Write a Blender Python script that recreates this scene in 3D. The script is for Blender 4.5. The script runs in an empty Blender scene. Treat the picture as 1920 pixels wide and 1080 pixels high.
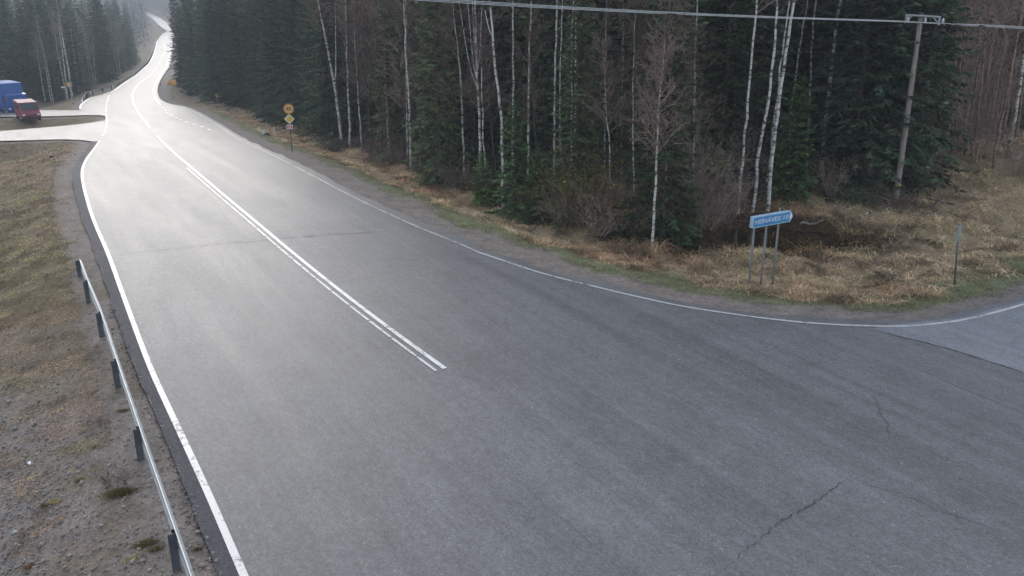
import bpy, math, random
import numpy as np
from mathutils import Vector, Matrix

# ------------------------------------------------------------------ camera, world, sun, exposure
C = bpy.context.scene
COL = C.collection
H_CAM = 8.5
PITCH = math.radians(18.75)
F = 1590.0                      # focal length in pixels of a 1920 px wide picture
cam_d = bpy.data.cameras.new('camera')
cam_d.sensor_width = 36.0
cam_d.lens = F / 1920 * 36
cam_d.clip_start = 0.1
cam_d.clip_end = 9000
cam = bpy.data.objects.new('camera', cam_d)
COL.objects.link(cam)
cam.location = (0, 0, H_CAM)
cam.rotation_euler = (math.pi / 2 - PITCH, 0, 0)
C.camera = cam

SUN_EL, SUN_AZ = math.radians(22), math.radians(-22)
w = bpy.data.worlds.new('World'); C.world = w; w.use_nodes = True
nt = w.node_tree; nt.nodes.clear()
sky = nt.nodes.new('ShaderNodeTexSky'); sky.sky_type = 'NISHITA'; sky.sun_disc = False
sky.sun_elevation = SUN_EL; sky.sun_rotation = SUN_AZ
sky.air_density = 1.0; sky.dust_density = 1.2; sky.ozone_density = 1.0
hs = nt.nodes.new('ShaderNodeHueSaturation'); hs.inputs['Saturation'].default_value = 0.5
bg = nt.nodes.new('ShaderNodeBackground'); bg.inputs['Strength'].default_value = 0.15
wo = nt.nodes.new('ShaderNodeOutputWorld')
nt.links.new(sky.outputs[0], hs.inputs['Color']); nt.links.new(hs.outputs[0], bg.inputs['Color'])
nt.links.new(bg.outputs[0], wo.inputs['Surface'])
sd_ = bpy.data.lights.new('sun', 'SUN'); sd_.energy = 0.5; sd_.angle = math.radians(40); sd_.color = (1, .985, .985)
sun = bpy.data.objects.new('sun', sd_); COL.objects.link(sun)
sdir = Vector((math.sin(SUN_AZ) * math.cos(SUN_EL), math.cos(SUN_AZ) * math.cos(SUN_EL), math.sin(SUN_EL)))
sun.rotation_euler = sdir.to_track_quat('Z', 'Y').to_euler()
sun.location = (0, 0, 60)
C.view_settings.view_transform = 'Standard'; C.view_settings.look = 'None'
C.view_settings.exposure = 1.45; C.view_settings.gamma = 1.0
C.render.engine = 'CYCLES'
C.cycles.max_bounces = 6; C.cycles.diffuse_bounces = 3; C.cycles.glossy_bounces = 2
C.cycles.transmission_bounces = 2; C.cycles.transparent_max_bounces = 4; C.cycles.volume_bounces = 0
C.cycles.caustics_reflective = False; C.cycles.caustics_refractive = False

# ------------------------------------------------------------------ small maths
rng = np.random.default_rng(7)
R_ = random.Random(11)
_tab = np.random.default_rng(3).random((256, 256))
def vn(x, y, s, seed=0):
    x = np.asarray(x, float) / s + 37.7 * seed; y = np.asarray(y, float) / s + 91.3 * seed
    xi = np.floor(x).astype(int); yi = np.floor(y).astype(int); fx = x - xi; fy = y - yi
    fx = fx * fx * (3 - 2 * fx); fy = fy * fy * (3 - 2 * fy)
    a = _tab[xi % 256, yi % 256]; b = _tab[(xi + 1) % 256, yi % 256]
    c = _tab[xi % 256, (yi + 1) % 256]; d = _tab[(xi + 1) % 256, (yi + 1) % 256]
    return (a * (1 - fx) + b * fx) * (1 - fy) + (c * (1 - fx) + d * fx) * fy
def fbm(x, y, s, seed=0, n=4):
    t = 0; a = 1; k = 0
    for i in range(n):
        t = t + a * vn(x, y, s, seed + i * 1.7); k += a; a *= .5; s *= .5
    return t / k
def smooth(a, b, x):
    t = np.clip((np.asarray(x, float) - a) / (b - a), 0, 1); return t * t * (3 - 2 * t)
def mix(a, b, t): return a * (1 - t) + b * t

# long profile of the valley: the road falls away, crosses a low and climbs a far hill
_py = np.arange(-400, 3500, 2.0)
_pz = np.interp(_py, [-400, 40, 50, 66, 97, 134, 257, 340, 515, 720, 900, 1300, 3500],
                [0, 0, -.4, -1.6, -4.0, -5.3, -10.1, -11.1, -11.4, -1.9, 14, 36, 40])
_k = np.exp(-(np.arange(-12, 13) * 2.0 / 9) ** 2); _k /= _k.sum()
_pz = np.convolve(np.pad(_pz, 12, 'edge'), _k, 'valid')
def zb(y): return np.interp(y, _py, _pz)

SP, CP = math.sin(PITCH), math.cos(PITCH)
def ray(u, v):
    xc = (u - 960) / F; yc = (540 - v) / F
    return np.array([xc, CP + SP * yc, -SP + CP * yc])
_tg = np.geomspace(4, 2600, 1500)
def march(u, v, fz):
    d = ray(u, v); P = _tg[:, None] * d
    g = H_CAM + P[:, 2] - fz(P[:, 0], P[:, 1])
    i = np.argmax(g < 0)
    if g[i] >= 0: i = len(_tg) - 1
    a, b = _tg[max(i - 1, 0)], _tg[i]
    for _ in range(25):
        m = (a + b) / 2; p = d * m
        if H_CAM + p[2] - float(fz(p[0], p[1])) > 0: a = m
        else: b = m
    p = d * b
    return np.array([p[0], p[1], H_CAM + p[2]])
zroad = lambda x, y: zb(y) + 0 * np.asarray(x)
def onroad(pts): return np.array([march(u, v, zroad)[:2] for u, v in pts])
def cat(P, step):
    """smooth curve through points, sampled about every step metres"""
    P = np.asarray(P, float); Q = np.vstack([2 * P[0] - P[1], P, 2 * P[-1] - P[-2]]); out = []
    for i in range(1, len(Q) - 2):
        p0, p1, p2, p3 = Q[i - 1:i + 3]
        t0 = 0; t1 = t0 + max(np.linalg.norm(p1 - p0), 1e-6) ** .5; t2 = t1 + max(np.linalg.norm(p2 - p1), 1e-6) ** .5
        t3 = t2 + max(np.linalg.norm(p3 - p2), 1e-6) ** .5
        n = max(2, int(np.linalg.norm(p2 - p1) / step))
        for t in np.linspace(t1, t2, n, endpoint=False):
            A1 = (t1 - t) / (t1 - t0) * p0 + (t - t0) / (t1 - t0) * p1
            A2 = (t2 - t) / (t2 - t1) * p1 + (t - t1) / (t2 - t1) * p2
            A3 = (t3 - t) / (t3 - t2) * p2 + (t - t2) / (t3 - t2) * p3
            B1 = (t2 - t) / (t2 - t0) * A1 + (t - t0) / (t2 - t0) * A2
            B2 = (t3 - t) / (t3 - t1) * A2 + (t - t1) / (t3 - t1) * A3
            out.append((t2 - t) / (t2 - t1) * B1 + (t - t1) / (t2 - t1) * B2)
    out.append(P[-1]); return np.array(out)
def resamp(P, n):
    s = np.r_[0, np.cumsum(np.linalg.norm(np.diff(P, axis=0), axis=1))]
    t = np.linspace(0, s[-1], n)
    return np.stack([np.interp(t, s, P[:, k]) for k in range(P.shape[1])], 1)
def normals2(P):
    T = np.gradient(P, axis=0); T /= np.linalg.norm(T, axis=1)[:, None] + 1e-9
    return np.stack([-T[:, 1], T[:, 0]], 1)

# ------------------------------------------------------------------ object helpers
def tag(o, label=None, cat_=None, group=None, kind=None):
    if label: o['label'] = label
    if cat_: o['category'] = cat_
    if group: o['group'] = group
    if kind: o['kind'] = kind
    return o
def link(o, parent=None):
    COL.objects.link(o)
    if parent is not None: o.parent = parent
    return o
def empty(name, loc, rz=0):
    o = bpy.data.objects.new(name, None); o.location = loc; o.rotation_euler = (0, 0, rz); o.empty_display_size = .3
    return link(o)
def mesh_np(name, V, Fc, mat, smooth_=False, colors=None):
    """V (n,3); Fc (m,k) uniform polygons; colors (m,3) per face or (n,3) per vertex"""
    V = np.ascontiguousarray(V, np.float32); Fc = np.ascontiguousarray(Fc, np.int32)
    me = bpy.data.meshes.new(name); m, k = Fc.shape
    me.vertices.add(len(V)); me.vertices.foreach_set('co', V.ravel())
    me.loops.add(m * k); me.loops.foreach_set('vertex_index', Fc.ravel())
    me.polygons.add(m); me.polygons.foreach_set('loop_start', np.arange(0, m * k, k, dtype=np.int32))
    me.polygons.foreach_set('loop_total', np.full(m, k, np.int32))
    if smooth_: me.polygons.foreach_set('use_smooth', np.ones(m, bool))
    me.update(calc_edges=True)
    if colors is not None:
        colors = np.asarray(colors, np.float32)
        if len(colors) == len(V):
            at = me.color_attributes.new('soil', 'FLOAT_COLOR', 'POINT'); c = np.ones((len(V), 4), np.float32); c[:, :3] = colors
        else:
            at = me.color_attributes.new('soil', 'FLOAT_COLOR', 'CORNER'); c = np.ones((m * k, 4), np.float32); c[:, :3] = np.repeat(colors, k, 0)
        at.data.foreach_set('color', c.ravel())
    if mat: me.materials.append(mat)
    return me
def obj_np(name, V, Fc, mat, parent=None, **k):
    return link(bpy.data.objects.new(name, mesh_np(name, V, Fc, mat, **k)), parent)
class MB:
    def __init__(s): s.V = []; s.F = []
    def add(s, V, Fs):
        o = len(s.V); s.V += [tuple(map(float, v)) for v in V]; s.F += [tuple(i + o for i in f) for f in Fs]; return s
    def box(s, c, size, rz=0, ry=0, rx=0):
        M = Matrix.Translation(Vector(c)) @ Matrix.Rotation(rz, 4, 'Z') @ Matrix.Rotation(ry, 4, 'Y') @ Matrix.Rotation(rx, 4, 'X')
        x, y, z = [q / 2 for q in size]
        v = [M @ Vector((a * x, b * y, d * z)) for a in (-1, 1) for b in (-1, 1) for d in (-1, 1)]
        return s.add(v, [(0, 1, 3, 2), (4, 6, 7, 5), (0, 4, 5, 1), (2, 3, 7, 6), (0, 2, 6, 4), (1, 5, 7, 3)])
    def tube(s, pts, rad, n=8, caps=True):
        pts = [Vector(p) for p in pts]
        rad = [rad] * len(pts) if np.isscalar(rad) else list(rad)
        rings = []
        for i, p in enumerate(pts):
            t = (pts[min(i + 1, len(pts) - 1)] - pts[max(i - 1, 0)]).normalized()
            a = t.cross(Vector((0, 0, 1))) if abs(t.z) < .95 else t.cross(Vector((1, 0, 0)))
            a.normalize(); b = t.cross(a)
            rings.append([p + (a * math.cos(q) + b * math.sin(q)) * rad[i] for q in [2 * math.pi * j / n for j in range(n)]])
        V = [v for r in rings for v in r]; Fs = []
        for i in range(len(pts) - 1):
            for j in range(n):
                k = (j + 1) % n; Fs.append((i * n + j, i * n + k, (i + 1) * n + k, (i + 1) * n + j))
        if caps: Fs.append(tuple(range(n - 1, -1, -1))); Fs.append(tuple((len(pts) - 1) * n + j for j in range(n)))
        return s.add(V, Fs)
    def prism(s, poly, z0, z1, M=None):
        """polygon in local xy, extruded z0..z1, then transformed"""
        n = len(poly); V = [Vector((x, y, z0)) for x, y in poly] + [Vector((x, y, z1)) for x, y in poly]
        if M is not None: V = [M @ v for v in V]
        return s.add(V, [tuple(range(n - 1, -1, -1)), tuple(range(n, 2 * n))] + [(i, (i + 1) % n, n + (i + 1) % n, n + i) for i in range(n)])
    def build(s, name, mat, parent=None, sm=False, bevel=0, M=None):
        V = s.V if M is None else [tuple(M @ Vector(v)) for v in s.V]
        me = bpy.data.meshes.new(name); me.from_pydata(V, [], s.F); me.materials.append(mat)
        if sm: me.polygons.foreach_set('use_smooth', [True] * len(me.polygons))
        me.update()
        o = link(bpy.data.objects.new(name, me), parent)
        if bevel:
            b = o.modifiers.new('bevel', 'BEVEL'); b.width = bevel; b.segments = 2; b.limit_method = 'ANGLE'
        return o
def lettering(name, body, size, mat, parent, M, extrude=.004, bold=0):
    cu = bpy.data.curves.new(name, 'FONT'); cu.body = body; cu.size = size; cu.extrude = extrude; cu.offset = bold
    cu.align_x = 'CENTER'; cu.align_y = 'CENTER'; cu.resolution_u = 3
    t = bpy.data.objects.new('tmp', cu); COL.objects.link(t)
    dg = bpy.context.evaluated_depsgraph_get(); me = bpy.data.meshes.new_from_object(t.evaluated_get(dg))
    bpy.data.objects.remove(t)
    me.name = name; me.materials.clear(); me.materials.append(mat); me.transform(M)
    return link(bpy.data.objects.new(name, me), parent)
def dup(root, loc, rz=0, sc=1.0, label=None, group=None):
    r = root.copy(); COL.objects.link(r); r.location = loc; r.rotation_euler = (0, 0, rz); r.scale = (sc, sc, sc) if np.isscalar(sc) else sc
    if label: r['label'] = label
    if group: r['group'] = group
    for ch in root.children:
        c = ch.copy(); COL.objects.link(c); c.parent = r
    return r

# ------------------------------------------------------------------ materials
def new_mat(name, col, rough=.6, spec=.5, metal=0):
    m = bpy.data.materials.new(name); m.use_nodes = True
    b = m.node_tree.nodes['Principled BSDF']
    b.inputs['Base Color'].default_value = (*col, 1); b.inputs['Roughness'].default_value = rough
    b.inputs['Specular IOR Level'].default_value = spec; b.inputs['Metallic'].default_value = metal
    return m, m.node_tree, b
def N(nt, t, **k):
    n = nt.nodes.new(t)
    for a, b in k.items():
        if a in n.inputs: n.inputs[a].default_value = b
        else: setattr(n, a, b)
    return n
def noise(nt, vec, scale, detail=4, rough=.6, dist=0):
    n = N(nt, 'ShaderNodeTexNoise'); n.inputs['Scale'].default_value = scale; n.inputs['Detail'].default_value = detail
    n.inputs['Roughness'].default_value = rough; n.inputs['Distortion'].default_value = dist
    if vec is not None: nt.links.new(vec, n.inputs['Vector'])
    return n.outputs['Fac']
def ramp(nt, fac, stops):
    r = N(nt, 'ShaderNodeValToRGB'); e = r.color_ramp.elements
    while len(e) > 2: e.remove(e[-1])
    for i, (p, c) in enumerate(stops):
        q = e[i] if i < 2 else e.new(p)
        q.position = p; q.color = (c, c, c, 1) if np.isscalar(c) else (*c, 1)
    nt.links.new(fac, r.inputs['Fac']); return r.outputs['Color']
def mth(nt, op, a, b=None, c=None):
    n = N(nt, 'ShaderNodeMath', operation=op)
    for i, x in enumerate((a, b, c)):
        if x is None: continue
        if np.isscalar(x): n.inputs[i].default_value = x
        else: nt.links.new(x, n.inputs[i])
    return n.outputs[0]
def cmul(nt, a, b, fac=1.0, mode='MULTIPLY'):
    n = N(nt, 'ShaderNodeMix', data_type='RGBA', blend_type=mode); n.inputs[0].default_value = fac if np.isscalar(fac) else 0
    if not np.isscalar(fac): nt.links.new(fac, n.inputs[0])
    for i, x in ((6, a), (7, b)):
        if isinstance(x, tuple): n.inputs[i].default_value = (*x, 1)
        else: nt.links.new(x, n.inputs[i])
    return n.outputs[2]
def bump(nt, b, h, strength=.4, dist=.05):
    n = N(nt, 'ShaderNodeBump'); n.inputs['Strength'].default_value = strength; n.inputs['Distance'].default_value = dist
    nt.links.new(h, n.inputs['Height']); nt.links.new(n.outputs[0], b.inputs['Normal'])
def objco(nt): return N(nt, 'ShaderNodeTexCoord').outputs['Object']
def mapped(nt, v, scale=(1, 1, 1), rz=0):
    n = N(nt, 'ShaderNodeMapping'); n.inputs['Scale'].default_value = scale; n.inputs['Rotation'].default_value = (0, 0, rz)
    nt.links.new(v, n.inputs['Vector']); return n.outputs[0]

ROAD_RZ = math.radians(30.5)     # road direction lies 30.5 degrees left of +Y
def asphalt(name, base=(.138, .137, .141), rough=(.44, .56), fresh=False):
    m, nt, b = new_mat(name, base, .5, .10)
    v = objco(nt)
    # rotate so that x runs across the road, y along it
    a = mapped(nt, mapped(nt, v, (1, 1, 1), -ROAD_RZ), (1, 1, 1))
    big = noise(nt, v, .11, 4, .6); med = noise(nt, v, .9, 5, .65); fine = noise(nt, v, 28, 3, .7)
    track = noise(nt, mapped(nt, a, (1.5, .03, 1)), 1.0, 6, .68, .15)
    patch = noise(nt, mapped(nt, a, (.9, .10, 1)), .8, 6, .75, .4)
    vo = N(nt, 'ShaderNodeTexVoronoi', feature='F1'); vo.inputs['Scale'].default_value = 30; nt.links.new(v, vo.inputs['Vector'])
    agg = ramp(nt, vo.outputs['Color'], [(0.0, .78), (.8, 1.02), (.93, 1.12), (1.0, 2.1)])
    c = cmul(nt, base, ramp(nt, track, [(.34, .82), (.5, 1.0), (.66, 1.16)]))
    c = cmul(nt, c, ramp(nt, big, [(.3, .88), (.7, 1.12)]))
    c = cmul(nt, c, ramp(nt, med, [(.25, .88), (.75, 1.1)]))
    c = cmul(nt, c, ramp(nt, fine, [(.25, .66), (.75, 1.32)]))
    c = cmul(nt, c, ramp(nt, noise(nt, mapped(nt, a, (9, 3.5, 1)), 1.0, 5, .8), [(.3, .80), (.7, 1.2)]))
    c = cmul(nt, c, agg)
    nt.links.new(c, b.inputs['Base Color'])
    r = mth(nt, 'ADD', mth(nt, 'MULTIPLY', ramp(nt, track, [(.3, 0.0), (.7, 1.0)]), .5), mth(nt, 'MULTIPLY', ramp(nt, patch, [(.32, 0.0), (.68, 1.0)]), .5))
    r = mth(nt, 'MULTIPLY_ADD', r, rough[1] - rough[0], rough[0])
    nt.links.new(r, b.inputs['Roughness'])
    h = mth(nt, 'ADD', mth(nt, 'MULTIPLY', fine, .5), vo.outputs['Distance'])
    bump(nt, b, h, .55, .006)
    return m
M_asph = asphalt('wet_asphalt')
M_shoulder = asphalt('rough_shoulder_asphalt', (.085, .082, .09), (.78, .9))
M_asph2 = asphalt('newer_asphalt', (.19, .195, .21), (.45, .6))
def paint(name, col, wear):
    m, nt, b = new_mat(name, col, .5, .5)
    v = objco(nt); n1 = noise(nt, v, 9, 5, .75); n2 = noise(nt, v, 1.1, 3)
    f = mth(nt, 'ADD', n1, mth(nt, 'MULTIPLY', mth(nt, 'SUBTRACT', n2, .5), .7))
    c = ramp(nt, f, [(wear - .07, (.12, .12, .125)), (wear + .05, col)])
    c = cmul(nt, c, ramp(nt, noise(nt, v, 40, 2), [(.3, .82), (.7, 1.05)]))
    nt.links.new(c, b.inputs['Base Color']); return m
M_paint = paint('white_road_paint', (.56, .56, .55), .39)
M_paint2 = paint('faded_white_paint', (.48, .48, .47), .41)
M_paint_old = paint('worn_road_paint', (.42, .42, .41), .47)
def crackm():
    m, nt, b = new_mat('crack', (.03, .03, .032), .9, .1); return m
M_crack = crackm(); M_crack2 = new_mat('faint_crack', (.066, .066, .072), .9, .1)[0]
def soil_mat():
    m, nt, b = new_mat('ground_soil', (.2, .15, .1), .92, .15)
    at = N(nt, 'ShaderNodeVertexColor', layer_name='soil'); v = objco(nt)
    n1 = noise(nt, v, 1.3, 6, .7); n2 = noise(nt, v, 9, 5, .75); n3 = noise(nt, v, 42, 3, .7)
    c = cmul(nt, at.outputs['Color'], ramp(nt, n1, [(.3, .72), (.7, 1.25)]))
    c = cmul(nt, c, ramp(nt, n2, [(.3, .6), (.5, 1.0), (.72, 1.35)]))
    c = cmul(nt, c, ramp(nt, n3, [(.3, .7), (.72, 1.3)]))
    nt.links.new(c, b.inputs['Base Color'])
    h = mth(nt, 'ADD', mth(nt, 'MULTIPLY', n2, 1.6), mth(nt, 'MULTIPLY', n3, .5))
    bump(nt, b, h, .9, .07); return m
M_soil = soil_mat()
def tinted(name, rough=.85, spec=.1, trans=0.0, sat=1.0):
    m, nt, b = new_mat(name, (.1, .1, .1), rough, spec)
    at = N(nt, 'ShaderNodeVertexColor', layer_name='soil'); oi = N(nt, 'ShaderNodeObjectInfo')
    c = cmul(nt, at.outputs['Color'], ramp(nt, oi.outputs['Random'], [(0, .55), (1, 1.5)]))
    nt.links.new(c, b.inputs['Base Color'])
    if trans:
        t = N(nt, 'ShaderNodeBsdfTranslucent'); nt.links.new(c, t.inputs['Color']); mx = N(nt, 'ShaderNodeMixShader'); mx.inputs[0].default_value = trans
        out = nt.nodes['Material Output']; nt.links.new(b.outputs[0], mx.inputs[1]); nt.links.new(t.outputs[0], mx.inputs[2]); nt.links.new(mx.outputs[0], out.inputs[0])
    return m
M_needle = tinted('spruce_needles', .7, .25, .2)
M_grass = tinted('grass_blades', .9, .1, .25)
M_twig = tinted('bare_twigs', .9, .1)
M_stone = tinted('stones', .85, .3)
def bark_mat(name, col, dark, birch=False):
    m, nt, b = new_mat(name, col, .85, .2); v = objco(nt)
    if birch:
        n = noise(nt, mapped(nt, v, (2.2, 2.2, 5.5)), 1.3, 5, .7, .4); n2 = noise(nt, v, .45, 3)
        n = mth(nt, 'ADD', n, mth(nt, 'MULTIPLY', mth(nt, 'SUBTRACT', n2, .5), .35))
        c = ramp(nt, n, [(.38, dark), (.46, tuple(.5 * (a + q) for a, q in zip(col, dark))), (.52, col), (.8, tuple(a * 1.12 for a in col))])
    else:
        n = noise(nt, mapped(nt, v, (5, 5, .8)), 2.0, 5, .7); c = ramp(nt, n, [(.3, dark), (.7, col)])
    nt.links.new(c, b.inputs['Base Color']); bump(nt, b, n, .4, .03); return m
M_birch = bark_mat('birch_bark', (.50, .48, .45), (.045, .038, .034), True)
M_birch_red = bark_mat('young_birch_bark', (.26, .17, .14), (.07, .04, .035), True)
M_bark = bark_mat('spruce_bark', (.10, .075, .058), (.035, .026, .02))
M_polewood = bark_mat('weathered_pole_wood', (.30, .265, .24), (.15, .125, .11))
def metal(name, col, rough, met=.8):
    m, nt, b = new_mat(name, col, rough, .5, met); v = objco(nt); n = noise(nt, v, 3, 5, .7)
    nt.links.new(cmul(nt, col, ramp(nt, n, [(.3, .78), (.7, 1.15)])), b.inputs['Base Color']); return m
M_galv = metal('galvanised_steel', (.34, .36, .37), .55, .5)
M_galv_dark = metal('dull_steel', (.075, .085, .10), .6, .2)
M_plain = {}
def plain(name, col, rough=.5, var=.12):
    if name in M_plain: return M_plain[name]
    m, nt, b = new_mat(name, col, rough, .4); v = objco(nt)
    nt.links.new(cmul(nt, col, ramp(nt, noise(nt, v, 4, 4, .7), [(.3, 1 - var), (.7, 1 + var)])), b.inputs['Base Color'])
    M_plain[name] = m; return m
# ------------------------------------------------------------------ road lines traced onto the ground, then built there
L_px = [(293, 80), (289, 97), (280, 118), (270, 128), (253, 143), (234, 155), (212, 171), (203, 181), (198, 197), (196, 208), (198, 222), (196, 235),
        (190, 250), (179, 263), (163, 279), (148, 299), (137, 329), (146, 385), (172, 456), (196, 527), (205, 560), (241, 656), (277, 748),
        (298, 800), (329, 873), (358, 940), (384, 1015), (407, 1078)]
E_px = [(322, 80), (321, 97), (317, 117), (309, 134), (299, 147), (290, 166), (290, 178), (294, 187), (310, 196), (340, 202), (370, 214), (398, 230),
        (451, 264), (507, 290), (572, 323), (654, 366), (724, 400), (789, 429), (861, 458), (899, 475), (1017, 514), (1091, 533), (1204, 560),
        (1280, 576), (1413, 596), (1513, 607), (1630, 613), (1703, 613), (1797, 603), (1863, 588), (1920, 572), (1990, 548), (2080, 518)]
L_w = onroad(L_px); E_w = onroad(E_px)
D_ = np.array([-.508, .861])
L_w = np.vstack([L_w, L_w[-1] - D_ * 12, L_w[-1] - D_ * 45])
E_w = np.vstack([E_w, E_w[-1] + np.array([14, 9.]), E_w[-1] + np.array([50, 30.])])
Lc = cat(L_w, .8); Ec = cat(E_w, .8)
wig = (vn(Lc[:, 0], Lc[:, 1], 1.1, 5) - .5) * .07 + (vn(Lc[:, 0], Lc[:, 1], .3, 6) - .5) * .08
Lc = Lc + normals2(Lc) * wig[:, None] * smooth(120, 60, np.linalg.norm(Lc, axis=1))[:, None]
Ew = .5 + 0 * Ec[:, 0]
Rc = Ec + normals2(Ec) * Ew[:, None]          # asphalt runs past the edge line
Rc = Rc + normals2(Rc) * ((vn(Rc[:, 0], Rc[:, 1], 1.3, 8) - .5) * .35)[:, None] * smooth(120, 60, np.linalg.norm(Rc, axis=1))[:, None]
def near_i(P, q): return int(np.argmin(np.linalg.norm(P - np.asarray(q), axis=1)))
anch = [(0, 0)] + [(near_i(Lc, onroad([a])[0]), near_i(Ec, onroad([b])[0])) for a, b in
        [((253, 143), (309, 134)), ((212, 171), (290, 178)), ((198, 222), (370, 214)), ((137, 329), (507, 290)), ((172, 456), (724, 400)),
         ((298, 800), (1204, 560)), ((407, 1078), (1703, 613))]] + [(len(Lc) - 1, len(Rc) - 1)]
RowL, RowR = [], []
for (a0, b0), (a1, b1) in zip(anch[:-1], anch[1:]):
    n = max(a1 - a0, b1 - b0) + 1
    l = resamp(Lc[a0:a1 + 1], n); r = resamp(Rc[b0:b1 + 1], n)
    RowL.append(l[:-1]); RowR.append(r[:-1])
RowL = np.vstack(RowL + [Lc[-1:]]); RowR = np.vstack(RowR + [Rc[-1:]])
far_pairs = [((269, 23.0), (271, 22.5)), ((273, 30), (283, 27.5)), ((283, 35.5), (295, 33)), ((298, 49), (313, 44.5)), ((306, 55.5), (322, 53)), ((313, 61.5), (330, 61)),
             ((305, 65), (328, 65)), ((298, 74), (325, 74)), ((293, 80), (322.8, 80))]
farL = cat(onroad([a for a, b in far_pairs]), 4); farR = cat(onroad([b for a, b in far_pairs]), 4)
n = max(len(farL), len(farR)); farL = resamp(farL, n); farR = resamp(farR, n)
bayL = cat(onroad([(214, 171.5), (194, 178), (169, 185), (158, 190), (150, 199), (149, 207), (150, 209)]), 1.5)
bayR = cat(onroad([(214, 171.5), (207, 180), (202, 188), (200, 197), (199, 205), (199, 214), (199, 219)]), 1.5)
n = max(len(bayL), len(bayR)); bayL = resamp(bayL, n); bayR = resamp(bayR, n)
sideUL = cat(onroad([(-70, 203), (0, 205), (60, 206.5), (115, 208), (152, 208), (200, 209)]), 1.5)
sideUR = cat(onroad([(-70, 221), (0, 220), (60, 219.5), (115, 218.5), (160, 217), (200, 217)]), 1.5)
n = max(len(sideUL), len(sideUR)); sideUL = resamp(sideUL, n); sideUR = resamp(sideUR, n)
sideLL = cat(onroad([(-90, 254), (0, 247), (60, 242), (120, 237), (165, 232), (190, 228), (200, 226)]), 1.5)
sideLR = cat(onroad([(-90, 268), (0, 265), (60, 263.5), (110, 262), (150, 263), (172, 266), (190, 268)]), 1.5)
n = max(len(sideLL), len(sideLR)); sideLL = resamp(sideLL, n); sideLR = resamp(sideLR, n)
strips = [(RowL, RowR), (farL, farR), (bayL, bayR), (sideUL, sideUR), (sideLL, sideLR)]
polys = [np.vstack([l, r[::-1]]) for l, r in strips]

def sdist(x, y, polys=polys):
    x = np.atleast_1d(np.asarray(x, float)); y = np.atleast_1d(np.asarray(y, float)); shp = x.shape
    x = x.ravel(); y = y.ravel(); best = np.full(len(x), 1e9)
    for P in polys:
        Q = np.roll(P, -1, 0); lo = P.min(0) - 60; hi = P.max(0) + 60
        sel = np.nonzero((x > lo[0]) & (x < hi[0]) & (y > lo[1]) & (y < hi[1]))[0]
        if not len(sel): continue
        for s0 in range(0, len(sel), 4000):
            s = sel[s0:s0 + 4000]; px = x[s][:, None]; py = y[s][:, None]
            ax, ay = P[:, 0], P[:, 1]; dx, dy = Q[:, 0] - ax, Q[:, 1] - ay
            t = np.clip(((px - ax) * dx + (py - ay) * dy) / (dx * dx + dy * dy + 1e-12), 0, 1)
            d = np.sqrt(((px - ax - t * dx) ** 2 + (py - ay - t * dy) ** 2).min(1))
            cr = ((ay > py) != (Q[:, 1] > py)) & (px < dx * (py - ay) / (dy + 1e-12 * (dy == 0)) + ax)
            ins = cr.sum(1) % 2 == 1
            best[s] = np.minimum(best[s], np.where(ins, -d, d))
    far = np.nonzero(best > 1e8)[0]
    if len(far):
        Pd = np.vstack([P[::25] for P in polys])
        for s0 in range(0, len(far), 8000):
            s = far[s0:s0 + 8000]
            best[s] = np.sqrt(((x[s][:, None] - Pd[:, 0]) ** 2 + (y[s][:, None] - Pd[:, 1]) ** 2).min(1))
    return best.reshape(shp)

cen_px = [(302, 66), (300, 92), (290, 128), (262, 158), (251, 171), (249, 178), (250, 194), (272, 229), (294, 256), (340, 300), (480, 418), (655, 560), (835, 694)]
cen_w = onroad(cen_px)
_o = np.argsort(cen_w[:, 1]); cy = cen_w[_o, 1]; cx = cen_w[_o, 0]
def xcen(y):
    y = np.asarray(y, float); return np.where(y < cy[0], cx[0] + (cy[0] - y) * .59, np.interp(y, cy, cx))

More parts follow.
